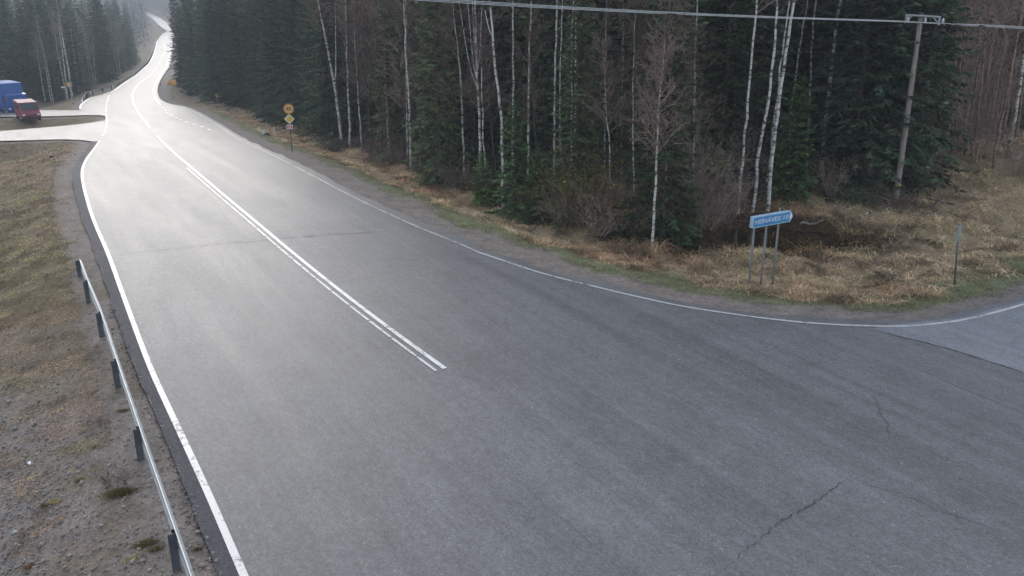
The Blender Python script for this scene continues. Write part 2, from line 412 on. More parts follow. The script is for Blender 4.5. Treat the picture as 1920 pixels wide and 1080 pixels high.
az = np.radians(np.r_[np.arange(-180, -42, 3.0), np.arange(-42, 42, .28), np.arange(42, 180.1, 3.0)])
rad = np.r_[.01, 1.2, 2.2, np.geomspace(3.2, 1300, 540)]
A, Rr = np.meshgrid(az, rad); GX = Rr * np.sin(A); GY = Rr * np.cos(A)
D = sdist(GX, GY)
def fdist(x, y):
    a = np.arctan2(x, y); r = np.hypot(x, y); fa = np.interp(a, az, np.arange(len(az))); fr = np.interp(r, rad, np.arange(len(rad)))
    i = np.minimum(fr.astype(int), len(rad) - 2); j = np.minimum(fa.astype(int), len(az) - 2); u = fr - i; v = fa - j
    return D[i, j] * (1 - u) * (1 - v) + D[i + 1, j] * u * (1 - v) + D[i, j + 1] * (1 - u) * v + D[i + 1, j + 1] * u * v
def relief(x, y, d=None):
    x = np.asarray(x, float); y = np.asarray(y, float)
    if d is None: d = fdist(x, y)
    rr = np.hypot(x, y); left = x < xcen(y); dp = np.maximum(d, 0)
    # right verge: shoulder, shallow ditch, forest floor rising a little
    corner = np.exp(-(((x - 15) / 9) ** 2 + ((y - 26) / 6) ** 2))
    zr = -.05 * np.minimum(dp, 1.5) - .65 * np.exp(-((dp - 5.0) / 1.7) ** 2) * (1 - .85 * corner) * smooth(1.2, 2.5, dp)
    zr = zr - .95 * np.exp(-(((x - 10) / 5.5) ** 2 + ((y - 33) / 2.8) ** 2))
    zr = zr + 1.5 * np.exp(-(((x - 27) / 8) ** 2 + ((y - 43) / 6) ** 2)) + .9 * smooth(20, 34, x) * smooth(30, 44, y)
    zr = zr + .03 * np.clip(dp - 8, 0, 60)
    zr = zr + (fbm(x, y, 5, 2) - .5) * .7 * smooth(6, 12, dp)
    # left: embankment falling away from the shoulder
    zl = -.04 * np.minimum(dp, 1.2) - .24 * np.clip(dp - 1.2, 0, 8) + .10 * np.clip(dp - 13, 0, 60) + (fbm(x, y, 4, 4) - .5) * .5 * smooth(1.5, 6, dp)
    zc = -.06 * np.minimum(dp, 1.5) - .10 * np.clip(dp - 1.5, 0, 8) + .05 * np.clip(dp - 13, 0, 60); fb = smooth(170, 230, rr)
    z = np.where(left, zl, zr) * (1 - fb) + zc * fb
    hill = (.11 + .10 * smooth(250, 420, rr)) * np.clip(dp - 22, 0, 300) * smooth(110, 190, y)
    hill = hill + np.clip(-x - 90, 0, 300) * .09 * smooth(30, 90, y) * smooth(20, 70, dp)
    z = z + np.where(rr < 1400, hill, 0)
    z = z + (fbm(x, y, 1.1, 7) - .5) * (.42 + .35 * smooth(3, 6, dp)) * smooth(1.3, 3.5, dp) * smooth(90, 40, rr)
    z = z + (fbm(x, y, .35, 9) - .5) * .06 * smooth(.3, 1.5, dp) * smooth(60, 25, rr)
    under = -.03 - np.clip(-d * .25, 0, .1 + .0012 * rr)
    return np.where(d < 0, under, z - .03)
def zt(x, y): return zb(y) + relief(x, y)
_cache = {}
def ground(u, v):
    k = (round(u, 1), round(v, 1))
    if k not in _cache: _cache[k] = march(u, v, zt)
    return _cache[k]

# forest edges, as range against bearing
_fd_note = 0
def edge_fn(px):
    P = np.array([ground(u, v) for u, v in px]); az = np.arctan2(P[:, 0], P[:, 1]); r = np.hypot(P[:, 0], P[:, 1])
    o = np.argsort(az); return az[o], r[o]
FR_az, FR_r = edge_fn([(345, 160), (372, 178), (400, 188), (430, 197), (480, 212), (520, 226), (560, 238), (620, 266), (700, 296), (770, 322), (800, 338), (850, 356), (900, 376),
                       (960, 396), (1000, 408), (1060, 422), (1130, 440), (1220, 458), (1290, 440), (1340, 410), (1400, 388), (1460, 372), (1530, 350), (1600, 352), (1690, 345), (1725, 335),
                       (1745, 300), (1800, 280), (1850, 262), (1920, 250), (2100, 240)])
FL_az, FL_r = edge_fn([(-120, 188), (0, 190), (60, 192), (120, 190), (148, 178), (170, 166), (205, 155), (240, 136), (262, 116), (275, 95), (283, 75)])
def in_forest(x, y):
    az = np.arctan2(x, y); r = np.hypot(x, y)
    fr = (az >= FR_az[0]) & (r > np.interp(az, FR_az, FR_r)); fl = (az <= FL_az[-1]) & (r > np.interp(az, FL_az, FL_r))
    return fr, fl

# ------------------------------------------------------------------ ground sheet
GZ = zb(GY) + relief(GX, GY, D)
nr, na = GX.shape
def soil_colour(x, y, d):
    x = np.asarray(x); y = np.asarray(y); r = np.hypot(x, y)
    left = x < xcen(y); nz = (fbm(x, y, 2.5, 11) - .5); nf = (fbm(x, y, .7, 12) - .5); dd = d + nz * 1.3 + nf * .8
    grav = np.array([.235, .20, .178]); green = np.array([.18, .19, .10]); straw = np.array([.38, .285, .175]); rust = np.array([.27, .18, .12])
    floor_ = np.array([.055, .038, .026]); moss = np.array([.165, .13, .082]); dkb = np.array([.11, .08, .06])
    c = np.empty(x.shape + (3,)); c[:] = grav
    def lay(col, w, m): 
        nonlocal c; w = np.clip(w, 0, 1)[..., None] * m[..., None]; c = c * (1 - w) + col * w
    R = ~left; corner = np.exp(-(((x - 15) / 10) ** 2 + ((y - 26) / 7) ** 2))
    gw = 1.4 - .8 * corner
    lay(green, smooth(gw, gw + .5, dd), R); lay(straw, smooth(2.4 - .6 * corner, 3.4, dd), R)
    lay(rust, smooth(4.5, 7, dd) * (1 - smooth(10, 14, x)) * (.5 + nz * 1.5), R)
    wet = np.exp(-(((x - 10) / 6.0) ** 2 + ((y - 33) / 3.2) ** 2)); lay(np.array([.055, .036, .018]), smooth(.22, .5, wet + nz * .4), R)
    far = smooth(80, 160, r); lay(np.array([.17, .135, .10]), far * smooth(1, 3, d), R)
    # left bank: bare gravel close by, thin moss and dead grass farther off
    lay(moss, smooth(17, 24, y + nz * 14) * smooth(.5, 1.3, d + nf * .6), left); lay(moss, .5 * smooth(.58, .68, fbm(x, y, 1.2, 14) + .01 * d), left)
    lay(dkb, smooth(5.5, 9, dd) * smooth(24, 36, y) * .8, left); lay(np.array([.22, .15, .09]), smooth(.5, .62, fbm(x, y, 5, 19)) * smooth(3, 6, dd) * smooth(25, 40, y), left)
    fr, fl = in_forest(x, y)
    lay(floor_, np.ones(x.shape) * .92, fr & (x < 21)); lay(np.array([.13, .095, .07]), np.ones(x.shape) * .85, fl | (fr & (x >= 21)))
    return c
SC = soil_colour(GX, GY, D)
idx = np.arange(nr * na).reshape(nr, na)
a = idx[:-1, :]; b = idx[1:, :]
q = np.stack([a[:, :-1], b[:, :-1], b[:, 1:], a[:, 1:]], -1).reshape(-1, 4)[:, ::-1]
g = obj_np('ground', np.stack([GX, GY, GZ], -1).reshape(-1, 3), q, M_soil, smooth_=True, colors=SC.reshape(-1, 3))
tag(g, 'brown verges, gravel shoulders and forest floor around the road junction', kind='structure')

def strip(name, Lp, Rp, mat, z0=.02, across=10, kind='structure', label=None):
    t = np.linspace(0, 1, across + 1)[None, :, None]
    P = Lp[:, None, :] * (1 - t) + Rp[:, None, :] * t
    z = zb(P[..., 1]) + z0 + .0009 * np.maximum(np.linalg.norm(P, axis=-1) - 40, 0)
    V = np.dstack([P, z]).reshape(-1, 3); n, k = P.shape[:2]; i = np.arange(n * k).reshape(n, k)
    q = np.stack([i[:-1, :-1], i[:-1, 1:], i[1:, 1:], i[1:, :-1]], -1).reshape(-1, 4)
    e1 = V[q[:, 1]] - V[q[:, 0]]; e2 = V[q[:, 2]] - V[q[:, 0]]
    flip = np.cross(e1, e2)[:, 2] < 0; q[flip] = q[flip][:, ::-1]
    o = obj_np(name, V, q, mat, smooth_=True); tag(o, label, kind=kind); return o
strip('road', RowL, RowR, M_asph, .020, 40, label='wet grey two lane asphalt road with a wide junction mouth')
strip('road', farL, farR, M_asph, .024, 6, label='far stretch of the wet road bending up the distant hill')
strip('bus_bay_road', bayL, bayR, M_asph, .012, 8, label='pale paved bay beside the main road before the side entries')
strip('side_road', sideUL, sideUR, M_asph, .004, 6, label='narrow far entry of the side road on the left')
strip('side_road', sideLL, sideLR, M_asph, .008, 8, label='near entry of the side road on the left')
# newer, lighter surfacing of the side road at the right
n1 = onroad([(1628, 618), (1780, 655), (1920, 700), (2150, 775)]); n2 = onroad([(1700, 608), (1800, 597), (1920, 566), (2080, 513)])
n1 = resamp(np.vstack([n1, n1[-1] + (14, -3)]), 30); n2 = resamp(np.vstack([n2, n2[-1] + (14, 8)]), 30)
strip('side_road_surface', n1, n2, M_asph2, .028, 10, label='lighter newer asphalt of the side road at the right edge')

def ribbon(name, P, width, mat, z0=.034, dashes=None, lab=None, wob=0):
    """painted line: P dense world polyline; dashes = (on, off) in metres"""
    s = np.r_[0, np.cumsum(np.linalg.norm(np.diff(P, axis=0), axis=1))]; step = .4
    segs = [(0, s[-1])] if dashes is None else [(a, min(a + dashes[0], s[-1])) for a in np.arange(0, s[-1], sum(dashes))]
    Nn = normals2(P); V = []; Q = []
    for a, b_ in segs:
        t = np.linspace(a, b_, max(2, int((b_ - a) / step)))
        p = np.stack([np.interp(t, s, P[:, k]) for k in (0, 1)], 1); nn = np.stack([np.interp(t, s, Nn[:, k]) for k in (0, 1)], 1)
        r = np.linalg.norm(p, axis=1); wd = width / 2 * np.ones(len(p))
        if wob: wd = wd * (1 + wob * (vn(p[:, 0], p[:, 1], .25, 21) - .5) * 2)
        for i in range(len(p)):
            for sg in (-1, 1):
                x, y = p[i] + nn[i] * sg * wd[i]; V.append((x, y, float(zb(y)) + z0 + .0012 * max(r[i] - 40, 0)))
        o = len(V) - 2 * len(p)
        for i in range(len(p) - 1): Q.append((o + 2 * i, o + 2 * i + 2, o + 2 * i + 3, o + 2 * i + 1))
    V = np.array(V); Q = np.array(Q)
    fl = np.cross(V[Q[:, 1]] - V[Q[:, 0]], V[Q[:, 2]] - V[Q[:, 0]])[:, 2] < 0; Q[fl] = Q[fl][:, ::-1]
    o = obj_np(name, V, Q, mat); tag(o, lab, kind='structure'); return o
ribbon('edge_line_marking', cat(onroad([(187, 266), (175, 283), (163, 299), (155, 318), (155, 339), (173, 406), (204, 480), (233, 560), (284, 695), (332, 800), (394, 935), (455, 1076)]).tolist() + [list(onroad([(455, 1076)])[0] - D_ * 20)], .5), .125, M_paint, lab='white edge line along the left side of the road')
ribbon('edge_line_marking', cat(E_w[8:20], .5), .085, M_paint_old, lab='worn white edge line along the right verge')
ribbon('edge_line_marking', cat(E_w[19:], .5), .10, M_paint2, wob=.2, lab='white edge line curving right into the side road')
ribbon('edge_line_marking', cat(onroad([(321.5, 84), (320, 97), (315.5, 117), (307, 134), (297.5, 148), (288.5, 167), (289, 178), (293, 188), (299, 197)]), 1.5), .22, M_paint, lab='white edge line along the far right side of the road')
ribbon('edge_line_marking', cat(onroad([(295, 80), (291, 97), (282, 118), (272, 128), (255, 144), (236, 156), (214, 172)]), 1.5), .2, M_paint, lab='white edge line along the far left side of the road')
ribbon('edge_line_marking', cat(onroad([(213, 173), (195, 179), (171, 186), (161, 191), (152, 199), (151, 206)]), 1.0), .22, M_paint, lab='white edge line round the paved bay')
cn = cat(onroad([(294, 256), (315, 277), (340, 299.5), (400, 350), (480, 417), (560, 484), (655, 560), (750, 632), (834, 693)]), .5)
ribbon('centre_line_marking', cn, .125, M_paint, lab='solid white centre line of the main road')
cn2 = cn - normals2(cn) * .24
if cn2[0][0] > cn[0][0]: cn2 = cn + normals2(cn) * .24
ribbon('centre_line_marking', cn2[45:], .075, M_paint2, dashes=(1.4, .09), lab='thin broken white line beside the centre line')
ribbon('centre_line_marking', cat(onroad([(313, 70), (311, 83), (304, 111), (294, 128), (281, 144), (262, 158), (252, 170), (249, 178), (250, 194), (259, 212), (272, 229), (281, 241)]), 1.0), .2, M_paint, lab='white centre line on the far bend')
ribbon('lane_dash_marking', cat(onroad([(300, 198), (304, 202), (310, 207), (314, 214), (328, 220.5), (343, 228), (371, 236.5), (400, 247)]), .5), .2, M_paint, dashes=(1.6, 2.6), lab='short white dashes along the right turning lane')
ribbon('lane_dash_marking', cat(onroad([(205, 181), (200, 197), (199, 208), (200, 222), (200, 235), (198, 246), (190, 260)]), .5), .22, M_paint, dashes=(1.6, 1.9), lab='short white dashes across the left side entries')

el_ = cat(onroad([(187, 266), (175, 283), (163, 299), (155, 318), (155, 339), (173, 406), (204, 480), (233, 560), (284, 695), (332, 800), (394, 935), (455, 1076)]).tolist() + [list(onroad([(455, 1076)])[0] - D_ * 20)], .5)
lp_ = Lc[[near_i(Lc, q) for q in el_]]
strip('road_shoulder', lp_, el_ + (lp_ - el_) * .04, M_shoulder, .027, 3, label='darker rough asphalt shoulder left of the edge line')
def crack(px, width, seed, lab, amp=.12, mat=None):
    P = resamp(onroad(px), 60); s = np.arange(60); nn = normals2(P); k = random.Random(seed)
    off = np.cumsum([k.uniform(-1, 1) for _ in s]) * .02; off -= np.linspace(off[0], off[-1], 60)
    off += np.array([k.uniform(-1, 1) for _ in s]) * amp * .25
    P = P + nn * off[:, None]; wd = np.array([k.uniform(.15, 1) for _ in s]) * width * np.sin(np.linspace(.12, math.pi - .12, 60)) ** .4
    V = []
    for i in range(60):
        for sg in (-1, 1):
            x, y = P[i] + nn[i] * sg * wd[i] / 2; V.append((x, y, float(zb(y)) + .033))
    Q = np.array([(2 * i, 2 * i + 1, 2 * i + 3, 2 * i + 2) for i in range(59)])
    o = obj_np('road_crack', np.array(V), Q, mat or M_crack); tag(o, lab, kind='structure')
crack([(1382, 1050), (1430, 1010), (1480, 967), (1530, 935), (1588, 903)], .026, 1, 'jagged dark crack across the near junction asphalt')
crack([(1590, 903), (1700, 930), (1800, 968), (1920, 1016)], .014, 2, 'long thin crack running right across the junction asphalt', .05)
crack([(225, 478), (300, 470), (400, 459), (520, 449), (620, 440), (740, 434)], .05, 3, 'transverse crack across both lanes of the main road', .06)
crack([(180, 284), (250, 285), (330, 287), (400, 285)], .06, 4, 'straight joint across the road before the side entries', .02)
crack([(1630, 740), (1655, 790), (1668, 825)], .02, 5, 'faint curved scuff in the middle of the junction', .01, M_crack2)
crack([(960, 755), (900, 715), (845, 697)], .014, 6, 'fine crack leading on from the end of the centre line', .06, M_crack2)
crack([(1632, 617), (1700, 634), (1780, 655), (1850, 677), (1925, 702)], .03, 7, 'joint between the old and the newer asphalt', .01)
crack([(1500, 953), (1508, 975), (1530, 1000)], .012, 31, 'short side branch of the near junction crack', .2, M_crack2)
crack([(1430, 1010), (1400, 1000), (1370, 1003)], .012, 32, 'hairline side branch of the near junction crack', .2, M_crack2)
crack([(1710, 690), (1780, 718), (1850, 748), (1922, 780)], .02, 8, 'faint crack beside the newer asphalt', .04)
for i, (px, ll) in enumerate([([(700, 492), (740, 487), (790, 490)], 'thin crack in the right lane near the verge'), ([(820, 470), (850, 484), (905, 488)], 'map cracking by the right edge line'), ([(640, 415), (670, 425), (700, 440)], 'thin wandering crack in the right lane'), ([(860, 492), (900, 497), (935, 495)], 'crack patch beside the curving edge line')]):
    crack(px, .028, 20 + i, ll, .2, M_crack2)
# ------------------------------------------------------------------ tree builders
def tube_np(pts, rad, n=6):
    """returns V, quads for a tapered tube through pts"""
    pts = np.asarray(pts, float); rad = np.asarray(rad, float); T = np.gradient(pts, axis=0); T /= np.linalg.norm(T, axis=1)[:, None] + 1e-9
    ref = np.where(np.abs(T[:, 2:3]) < .9, np.array([[0, 0, 1.]]), np.array([[1., 0, 0]])); A = np.cross(T, ref); A /= np.linalg.norm(A, axis=1)[:, None] + 1e-9
    B = np.cross(T, A); q = np.linspace(0, 2 * math.pi, n, endpoint=False)
    V = pts[:, None, :] + (A[:, None, :] * np.cos(q)[None, :, None] + B[:, None, :] * np.sin(q)[None, :, None]) * rad[:, None, None]
    i = np.arange(len(pts) * n).reshape(len(pts), n); a = i[:-1]; b = i[1:]
    return V.reshape(-1, 3), np.stack([a, np.roll(a, -1, 1), np.roll(b, -1, 1), b], -1).reshape(-1, 4)
def merge(parts):
    V = []; Q = []; Cc = []; o = 0
    for v, q, c in parts:
        V.append(v); Q.append(q + o); Cc.append(np.broadcast_to(c, (len(q), 3)) if np.ndim(c) == 1 else c); o += len(v)
    return np.vstack(V), np.vstack(Q), np.vstack(Cc)

def spruce_meshes(seed, Ht, Rm, z_lo=.3, col=(.050, .078, .045), dens=1.0, leaf=1.0, dead_low=False):
    """trunk mesh and crown mesh of a Norway spruce: whorls of drooping boughs carrying hanging needle sprays"""
    g = np.random.default_rng(seed); r0 = .011 * Ht
    zs = np.linspace(-.3, Ht, 12); pts = np.stack([np.cumsum(g.normal(0, .02, 12)), np.cumsum(g.normal(0, .02, 12)), zs], 1)
    tv, tq = tube_np(pts, r0 * (1 - .97 * np.clip(zs / Ht, 0, 1)), 8)
    P0 = []; P1 = []; W = []; Cc = []; Bt = []
    z = z_lo
    col = np.array(col)
    while z < Ht - .15:
        f = z / Ht
        L0 = Rm * (1 - f) ** .72 * (.80 + .2 * min(1, f * 7 + .3)); nb = int(g.integers(6, 9) * dens) + 1
        if f > .9: nb = 5
        ph = g.uniform(0, 6.28)
        for k in range(nb):
            a = ph + 6.283 * k / nb + g.normal(0, .22); L = max(.12, L0 * g.uniform(.58, 1.15)); zz = z + g.uniform(-.16, .16)
            dr = np.array([math.cos(a), math.sin(a)]); side = np.array([-dr[1], dr[0], 0.])
            up = mix(.55, -.12, min(1, (1 - f) * 1.25)); droop = mix(0., .38, min(1, (1 - f) * 1.3)) * g.uniform(.6, 1.3)
            t = np.linspace(0, 1, 8); rr = L * t; zz_ = zz + L * (up * t - droop * t ** 1.5 + .20 * t ** 4)
            path = np.stack([dr[0] * rr, dr[1] * rr, zz_], 1)
            bare = dead_low and f < .38 and g.random() < .8
            if L > .5:
                bv, bq = tube_np(path[::2] if len(path) > 4 else path, np.linspace(.018 + .008 * L, .005, len(path[::2])), 3); Bt.append((bv, bq, np.array([.07, .05, .04]) * g.uniform(.8, 1.6)))
            if bare: continue
            n = max(5, int(L / .085 * leaf)); s = g.uniform(.12 if L < 1.2 else .22, 1.0, n) ** .8
            base = np.stack([np.interp(s, t, path[:, j]) for j in range(3)], 1)
            sg = g.choice([-1, 1], n); ln = (.20 + .34 * (1 - s) * min(L, 2.2) ** .7) * g.uniform(.7, 1.35, n) * (.55 + .45 * min(1, L / 1.2))
            fw = g.uniform(.25, .9, n); hang = g.uniform(.15, .95, n) * mix(.35, 1.0, min(1, (1 - f) * 1.4))
            d = np.stack([dr[0] * fw, dr[1] * fw, -hang * .75 + .08], 1) + side[None, :] * (sg * g.uniform(.25, .95, n))[:, None]
            d /= np.linalg.norm(d, axis=1)[:, None]
            P0.append(base); P1.append(base + d * ln[:, None]); W.append(g.uniform(.035, .075, n) * (.7 + .3 * min(1, L)))
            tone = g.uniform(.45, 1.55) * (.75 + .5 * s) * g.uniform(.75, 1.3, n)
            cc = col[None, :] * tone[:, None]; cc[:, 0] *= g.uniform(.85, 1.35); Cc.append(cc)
        z += mix(.34, .24, f) * g.uniform(.75, 1.25) / (.6 + .4 * dens)
    P0 = np.vstack(P0); P1 = np.vstack(P1); W = np.concatenate(W); Cc = np.vstack(Cc)
    d = P1 - P0; s = np.cross(d, np.random.default_rng(seed + 1).normal(0, 1, d.shape)); s /= np.linalg.norm(s, axis=1)[:, None] + 1e-9
    mid = P0 + d * .45
    V = np.stack([P0, mid + s * W[:, None], P1, mid - s * W[:, None]], 1).reshape(-1, 3); Q = np.arange(len(V)).reshape(-1, 4)
    V, Q, Cc = merge([(V, Q, Cc)] + Bt)
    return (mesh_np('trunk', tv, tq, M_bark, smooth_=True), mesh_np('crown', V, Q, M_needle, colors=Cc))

def two_part(name, tm, cm, loc=(0, 0, 0), rz=0, sc=1.0):
    r = empty(name, loc, rz); r.scale = (sc, sc, sc) if np.isscalar(sc) else sc
    link(bpy.data.objects.new('trunk', tm), r); link(bpy.data.objects.new('crown', cm), r); return r

def twig_set(g, starts, dirs, lens, depth, col, wid=.012, curl=.35, gravity=-.02):
    """recursive-ish thin branches as narrow triangular strips; returns list of parts"""
    out = []
    P, Dd, Ln = starts, dirs / (np.linalg.norm(dirs, axis=1)[:, None] + 1e-9), lens
    w_ = wid
    for lv in range(depth):
        n = len(P); Dm = Dd + g.normal(0, curl * .5, Dd.shape); Dm /= np.linalg.norm(Dm, axis=1)[:, None]
        M1 = P + Dd * Ln[:, None] * .5; E = M1 + Dm * Ln[:, None] * .5; E[:, 2] += gravity * lv * Ln
        S = np.cross(Dd, g.normal(0, 1, Dd.shape)); S /= np.linalg.norm(S, axis=1)[:, None] + 1e-9
        V = np.stack([P - S * w_, P + S * w_, M1 + S * w_ * .7, E, M1 - S * w_ * .7], 1)
        V4 = np.concatenate([V[:, [0, 1, 2, 4]], V[:, [4, 2, 3, 3]]], 1)
        V4[:, 7] = V4[:, 6] + S * .002
        out.append((V4.reshape(-1, 3), np.arange(n * 8).reshape(-1, 4), np.asarray(col)[None, :] * g.uniform(.6, 1.4, (n * 2, 1))))
        if lv == depth - 1: break
        k = 5 if lv == 0 else 4
        t = g.uniform(.15, 1, (n, k)); Pn = P[:, None] + (M1 - P)[:, None] * np.minimum(t * 2, 1)[..., None] + (E - M1)[:, None] * np.maximum(t * 2 - 1, 0)[..., None]
        Dn = Dd[:, None] + g.normal(0, .55, (n, k, 3)); Dn[..., 2] += .12
        P = Pn.reshape(-1, 3); Dd = Dn.reshape(-1, 3); Dd /= np.linalg.norm(Dd, axis=1)[:, None]; Ln = np.repeat(Ln, k) * g.uniform(.35, .65, n * k); w_ *= .62
    return out

TW_BROWN = (.21, .155, .135); TW_RED = (.26, .19, .165); TW_GREY = (.20, .175, .16)
def birch(loc, pts, r0, Ht, seed, name='birch_tree', label=None, group=None, bark=None, col=TW_BROWN, crown_from=.42, dens=1.0, fork=None, spread=1.0):
    """pts: trunk path in world space (base first); the stem is carried on above the last point up to Ht"""
    g = np.random.default_rng(seed); loc = np.array(loc, float); pts = [np.array(p, float) - loc for p in pts]
    d = pts[-1] - pts[-2] if len(pts) > 1 else np.array([0, 0, 1.]); d = d / np.linalg.norm(d)
    while pts[-1][2] < Ht - .5:
        d = d + g.normal(0, .025, 3); d[2] = abs(d[2]) + .05; d /= np.linalg.norm(d); pts.append(pts[-1] + d * 1.3)
    P = np.array([pts[0] - (0, 0, .3)] + pts); s = np.r_[0, np.cumsum(np.linalg.norm(np.diff(P, axis=0), axis=1))]
    n = max(8, int(s[-1] / .6)); t = np.linspace(0, s[-1], n); P = np.stack([np.interp(t, s, P[:, k]) for k in range(3)], 1)
    P[1:-1, :2] += g.normal(0, .018, (n - 2, 2)); fr = t / s[-1]; rad = r0 * (1 - .93 * fr ** 1.1)
    r = empty(name, tuple(loc)); tag(r, label, 'tree', group)
    parts = [tube_np(P, rad, 8)]
    if fork is not None:      # extra stems leaving the trunk: (fraction, dx, dz)
        for (ff, dx, ln) in fork:
            p0 = np.array([np.interp(ff, fr, P[:, k]) for k in range(3)]); q = np.linspace(0, 1, 7)[:, None]
            path = p0 + np.array([dx, g.uniform(-.3, .3), 0]) * q ** .6 + np.array([0, 0, ln]) * q
            parts.append(tube_np(path, np.interp(ff, fr, rad) * .6 * (1 - .8 * q[:, 0]), 6))
    V, Q, _ = merge([(v, q, np.zeros(3)) for v, q in parts])
    me = mesh_np('trunk', V, Q, bark or M_birch, smooth_=True); link(bpy.data.objects.new('trunk', me), r)
    nl = int(44 * dens); ff = g.uniform(crown_from, .98, nl) ** .8; ff = np.clip(ff, crown_from, .99)
    S = np.stack([np.interp(ff, fr, P[:, k]) for k in range(3)], 1); a = g.uniform(0, 6.28, nl)
    Dd = np.stack([np.cos(a) * .75, np.sin(a) * .75, g.uniform(.45, 1.1, nl)], 1); Ln = (Ht * .15) * (1.15 - ff) * g.uniform(.7, 1.5, nl) * spread + .3
    V, Q, Cc = merge(twig_set(g, S, Dd, Ln, 4, col, .016 + r0 * .05))
    link(bpy.data.objects.new('crown', mesh_np('crown', V, Q, M_twig, colors=Cc)), r)
    return r

def on_plane(u, v, rng_):
    """point on pixel ray at a given horizontal range from the mast"""
    d = ray(u, v); t = rng_ / math.hypot(d[0], d[1]); p = d * t; return np.array([p[0], p[1], H_CAM + p[2]])
def px_m(p): return F / (p[1] * CP + (H_CAM - p[2]) * SP)     # pixels per metre at p

# ------------------------------------------------------------------ spruces
SPR = []
for i, (hh, rm, kw) in enumerate([(19, 2.9, {}), (17, 2.5, dict(col=(.060, .092, .040))), (21, 2.6, dict(col=(.046, .072, .046))), (18, 3.2, dict(dens=1.1)),
                                  (20, 2.3, dict(dead_low=True, z_lo=2.0)), (16, 2.2, dict(col=(.066, .078, .042), dead_low=True))]):
    tm, cm = spruce_meshes(40 + i, hh, rm, **kw); SPR.append((tm, cm, hh))
YNG = []
for i, (hh, rm, c) in enumerate([(6.5, 1.7, (.060, .115, .036)), (4.2, 1.25, (.066, .12, .038)), (9.5, 2.0, (.060, .10, .04))]):
    tm, cm = spruce_meshes(60 + i, hh, rm, z_lo=.12, col=c, dens=1.15, leaf=1.25); YNG.append((tm, cm, hh))
protos = {}
def put_tree(kind, i, loc, rz, sc, label, group, name):
    key = (kind, i); src = SPR[i] if kind == 's' else YNG[i]
    if key not in protos:
        r = two_part(name, src[0], src[1], loc, rz, sc); protos[key] = r
        tag(r, label, 'tree', group); return r
    r = dup(protos[key], loc, rz, sc, label, group); return r

placed = []
def far_enough(x, y, dmin):
    for (a, b) in placed:
        if (a - x) ** 2 + (b - y) ** 2 < dmin * dmin: return False
    return True

# trees one can single out, placed where their foot stands
single_sp = [  # u, v, kind, index, height m, label
    ((826, 345), 's', 1, 13.5, 'tall bright green spruce at the verge left of the first forked birch'),
    ((1236, 452), 'y', 2, 9.3, 'slim young spruce with pointed top behind the thin pale birches'),
    ((966, 398), 'y', 0, 5.2, 'fresh green young spruce right of the leaning birch at the forest edge'),
    ((1010, 412), 'y', 1, 3.4, 'low dense young spruce at the forest edge beside the yellowish shrub'),
    ((1078, 408), 's', 1, 11.5, 'yellow green spruce rising behind the yellowish shrub'),
    ((1480, 372), 'y', 0, 5.6, 'young spruce behind the blue direction sign'),
    ((1340, 405), 'y', 1, 3.3, 'small spruce left of the birches over the direction sign'),
    ((1640, 352), 's', 3, 18.0, 'broad dark spruce left of the utility pole'),
    ((1705, 350), 's', 0, 17.0, 'dark spruce right behind the utility pole with boughs down to the ground'),
    ((1592, 356), 's', 3, 17.0, 'dark full spruce between the last white birch and the utility pole'),
    ((345, 166), 's', 2, 20.0, 'outermost spruce of the wall beside the far road'),
    ((1290, 448), 'y', 1, 2.6, 'knee high spruce among bare brush left of the direction sign'),
    ((905, 384), 'y', 1, 2.8, 'small spruce at the foot of the many stemmed birch'),
    ((735, 308), 's', 5, 12.0, 'thin dark spruce between the birches near the brushwood heap'),
]
for (uv, kind, i, hh, lab) in single_sp:
    p = ground(*uv); base_h = (SPR if kind == 's' else YNG)[i][2]
    put_tree(kind, i, tuple(p - (0, 0, .1)), R_.uniform(0, 6.28), hh / base_h, lab, 'spruces', 'spruce_tree' if kind == 's' else 'young_spruce_tree'); placed.append((p[0], p[1]))

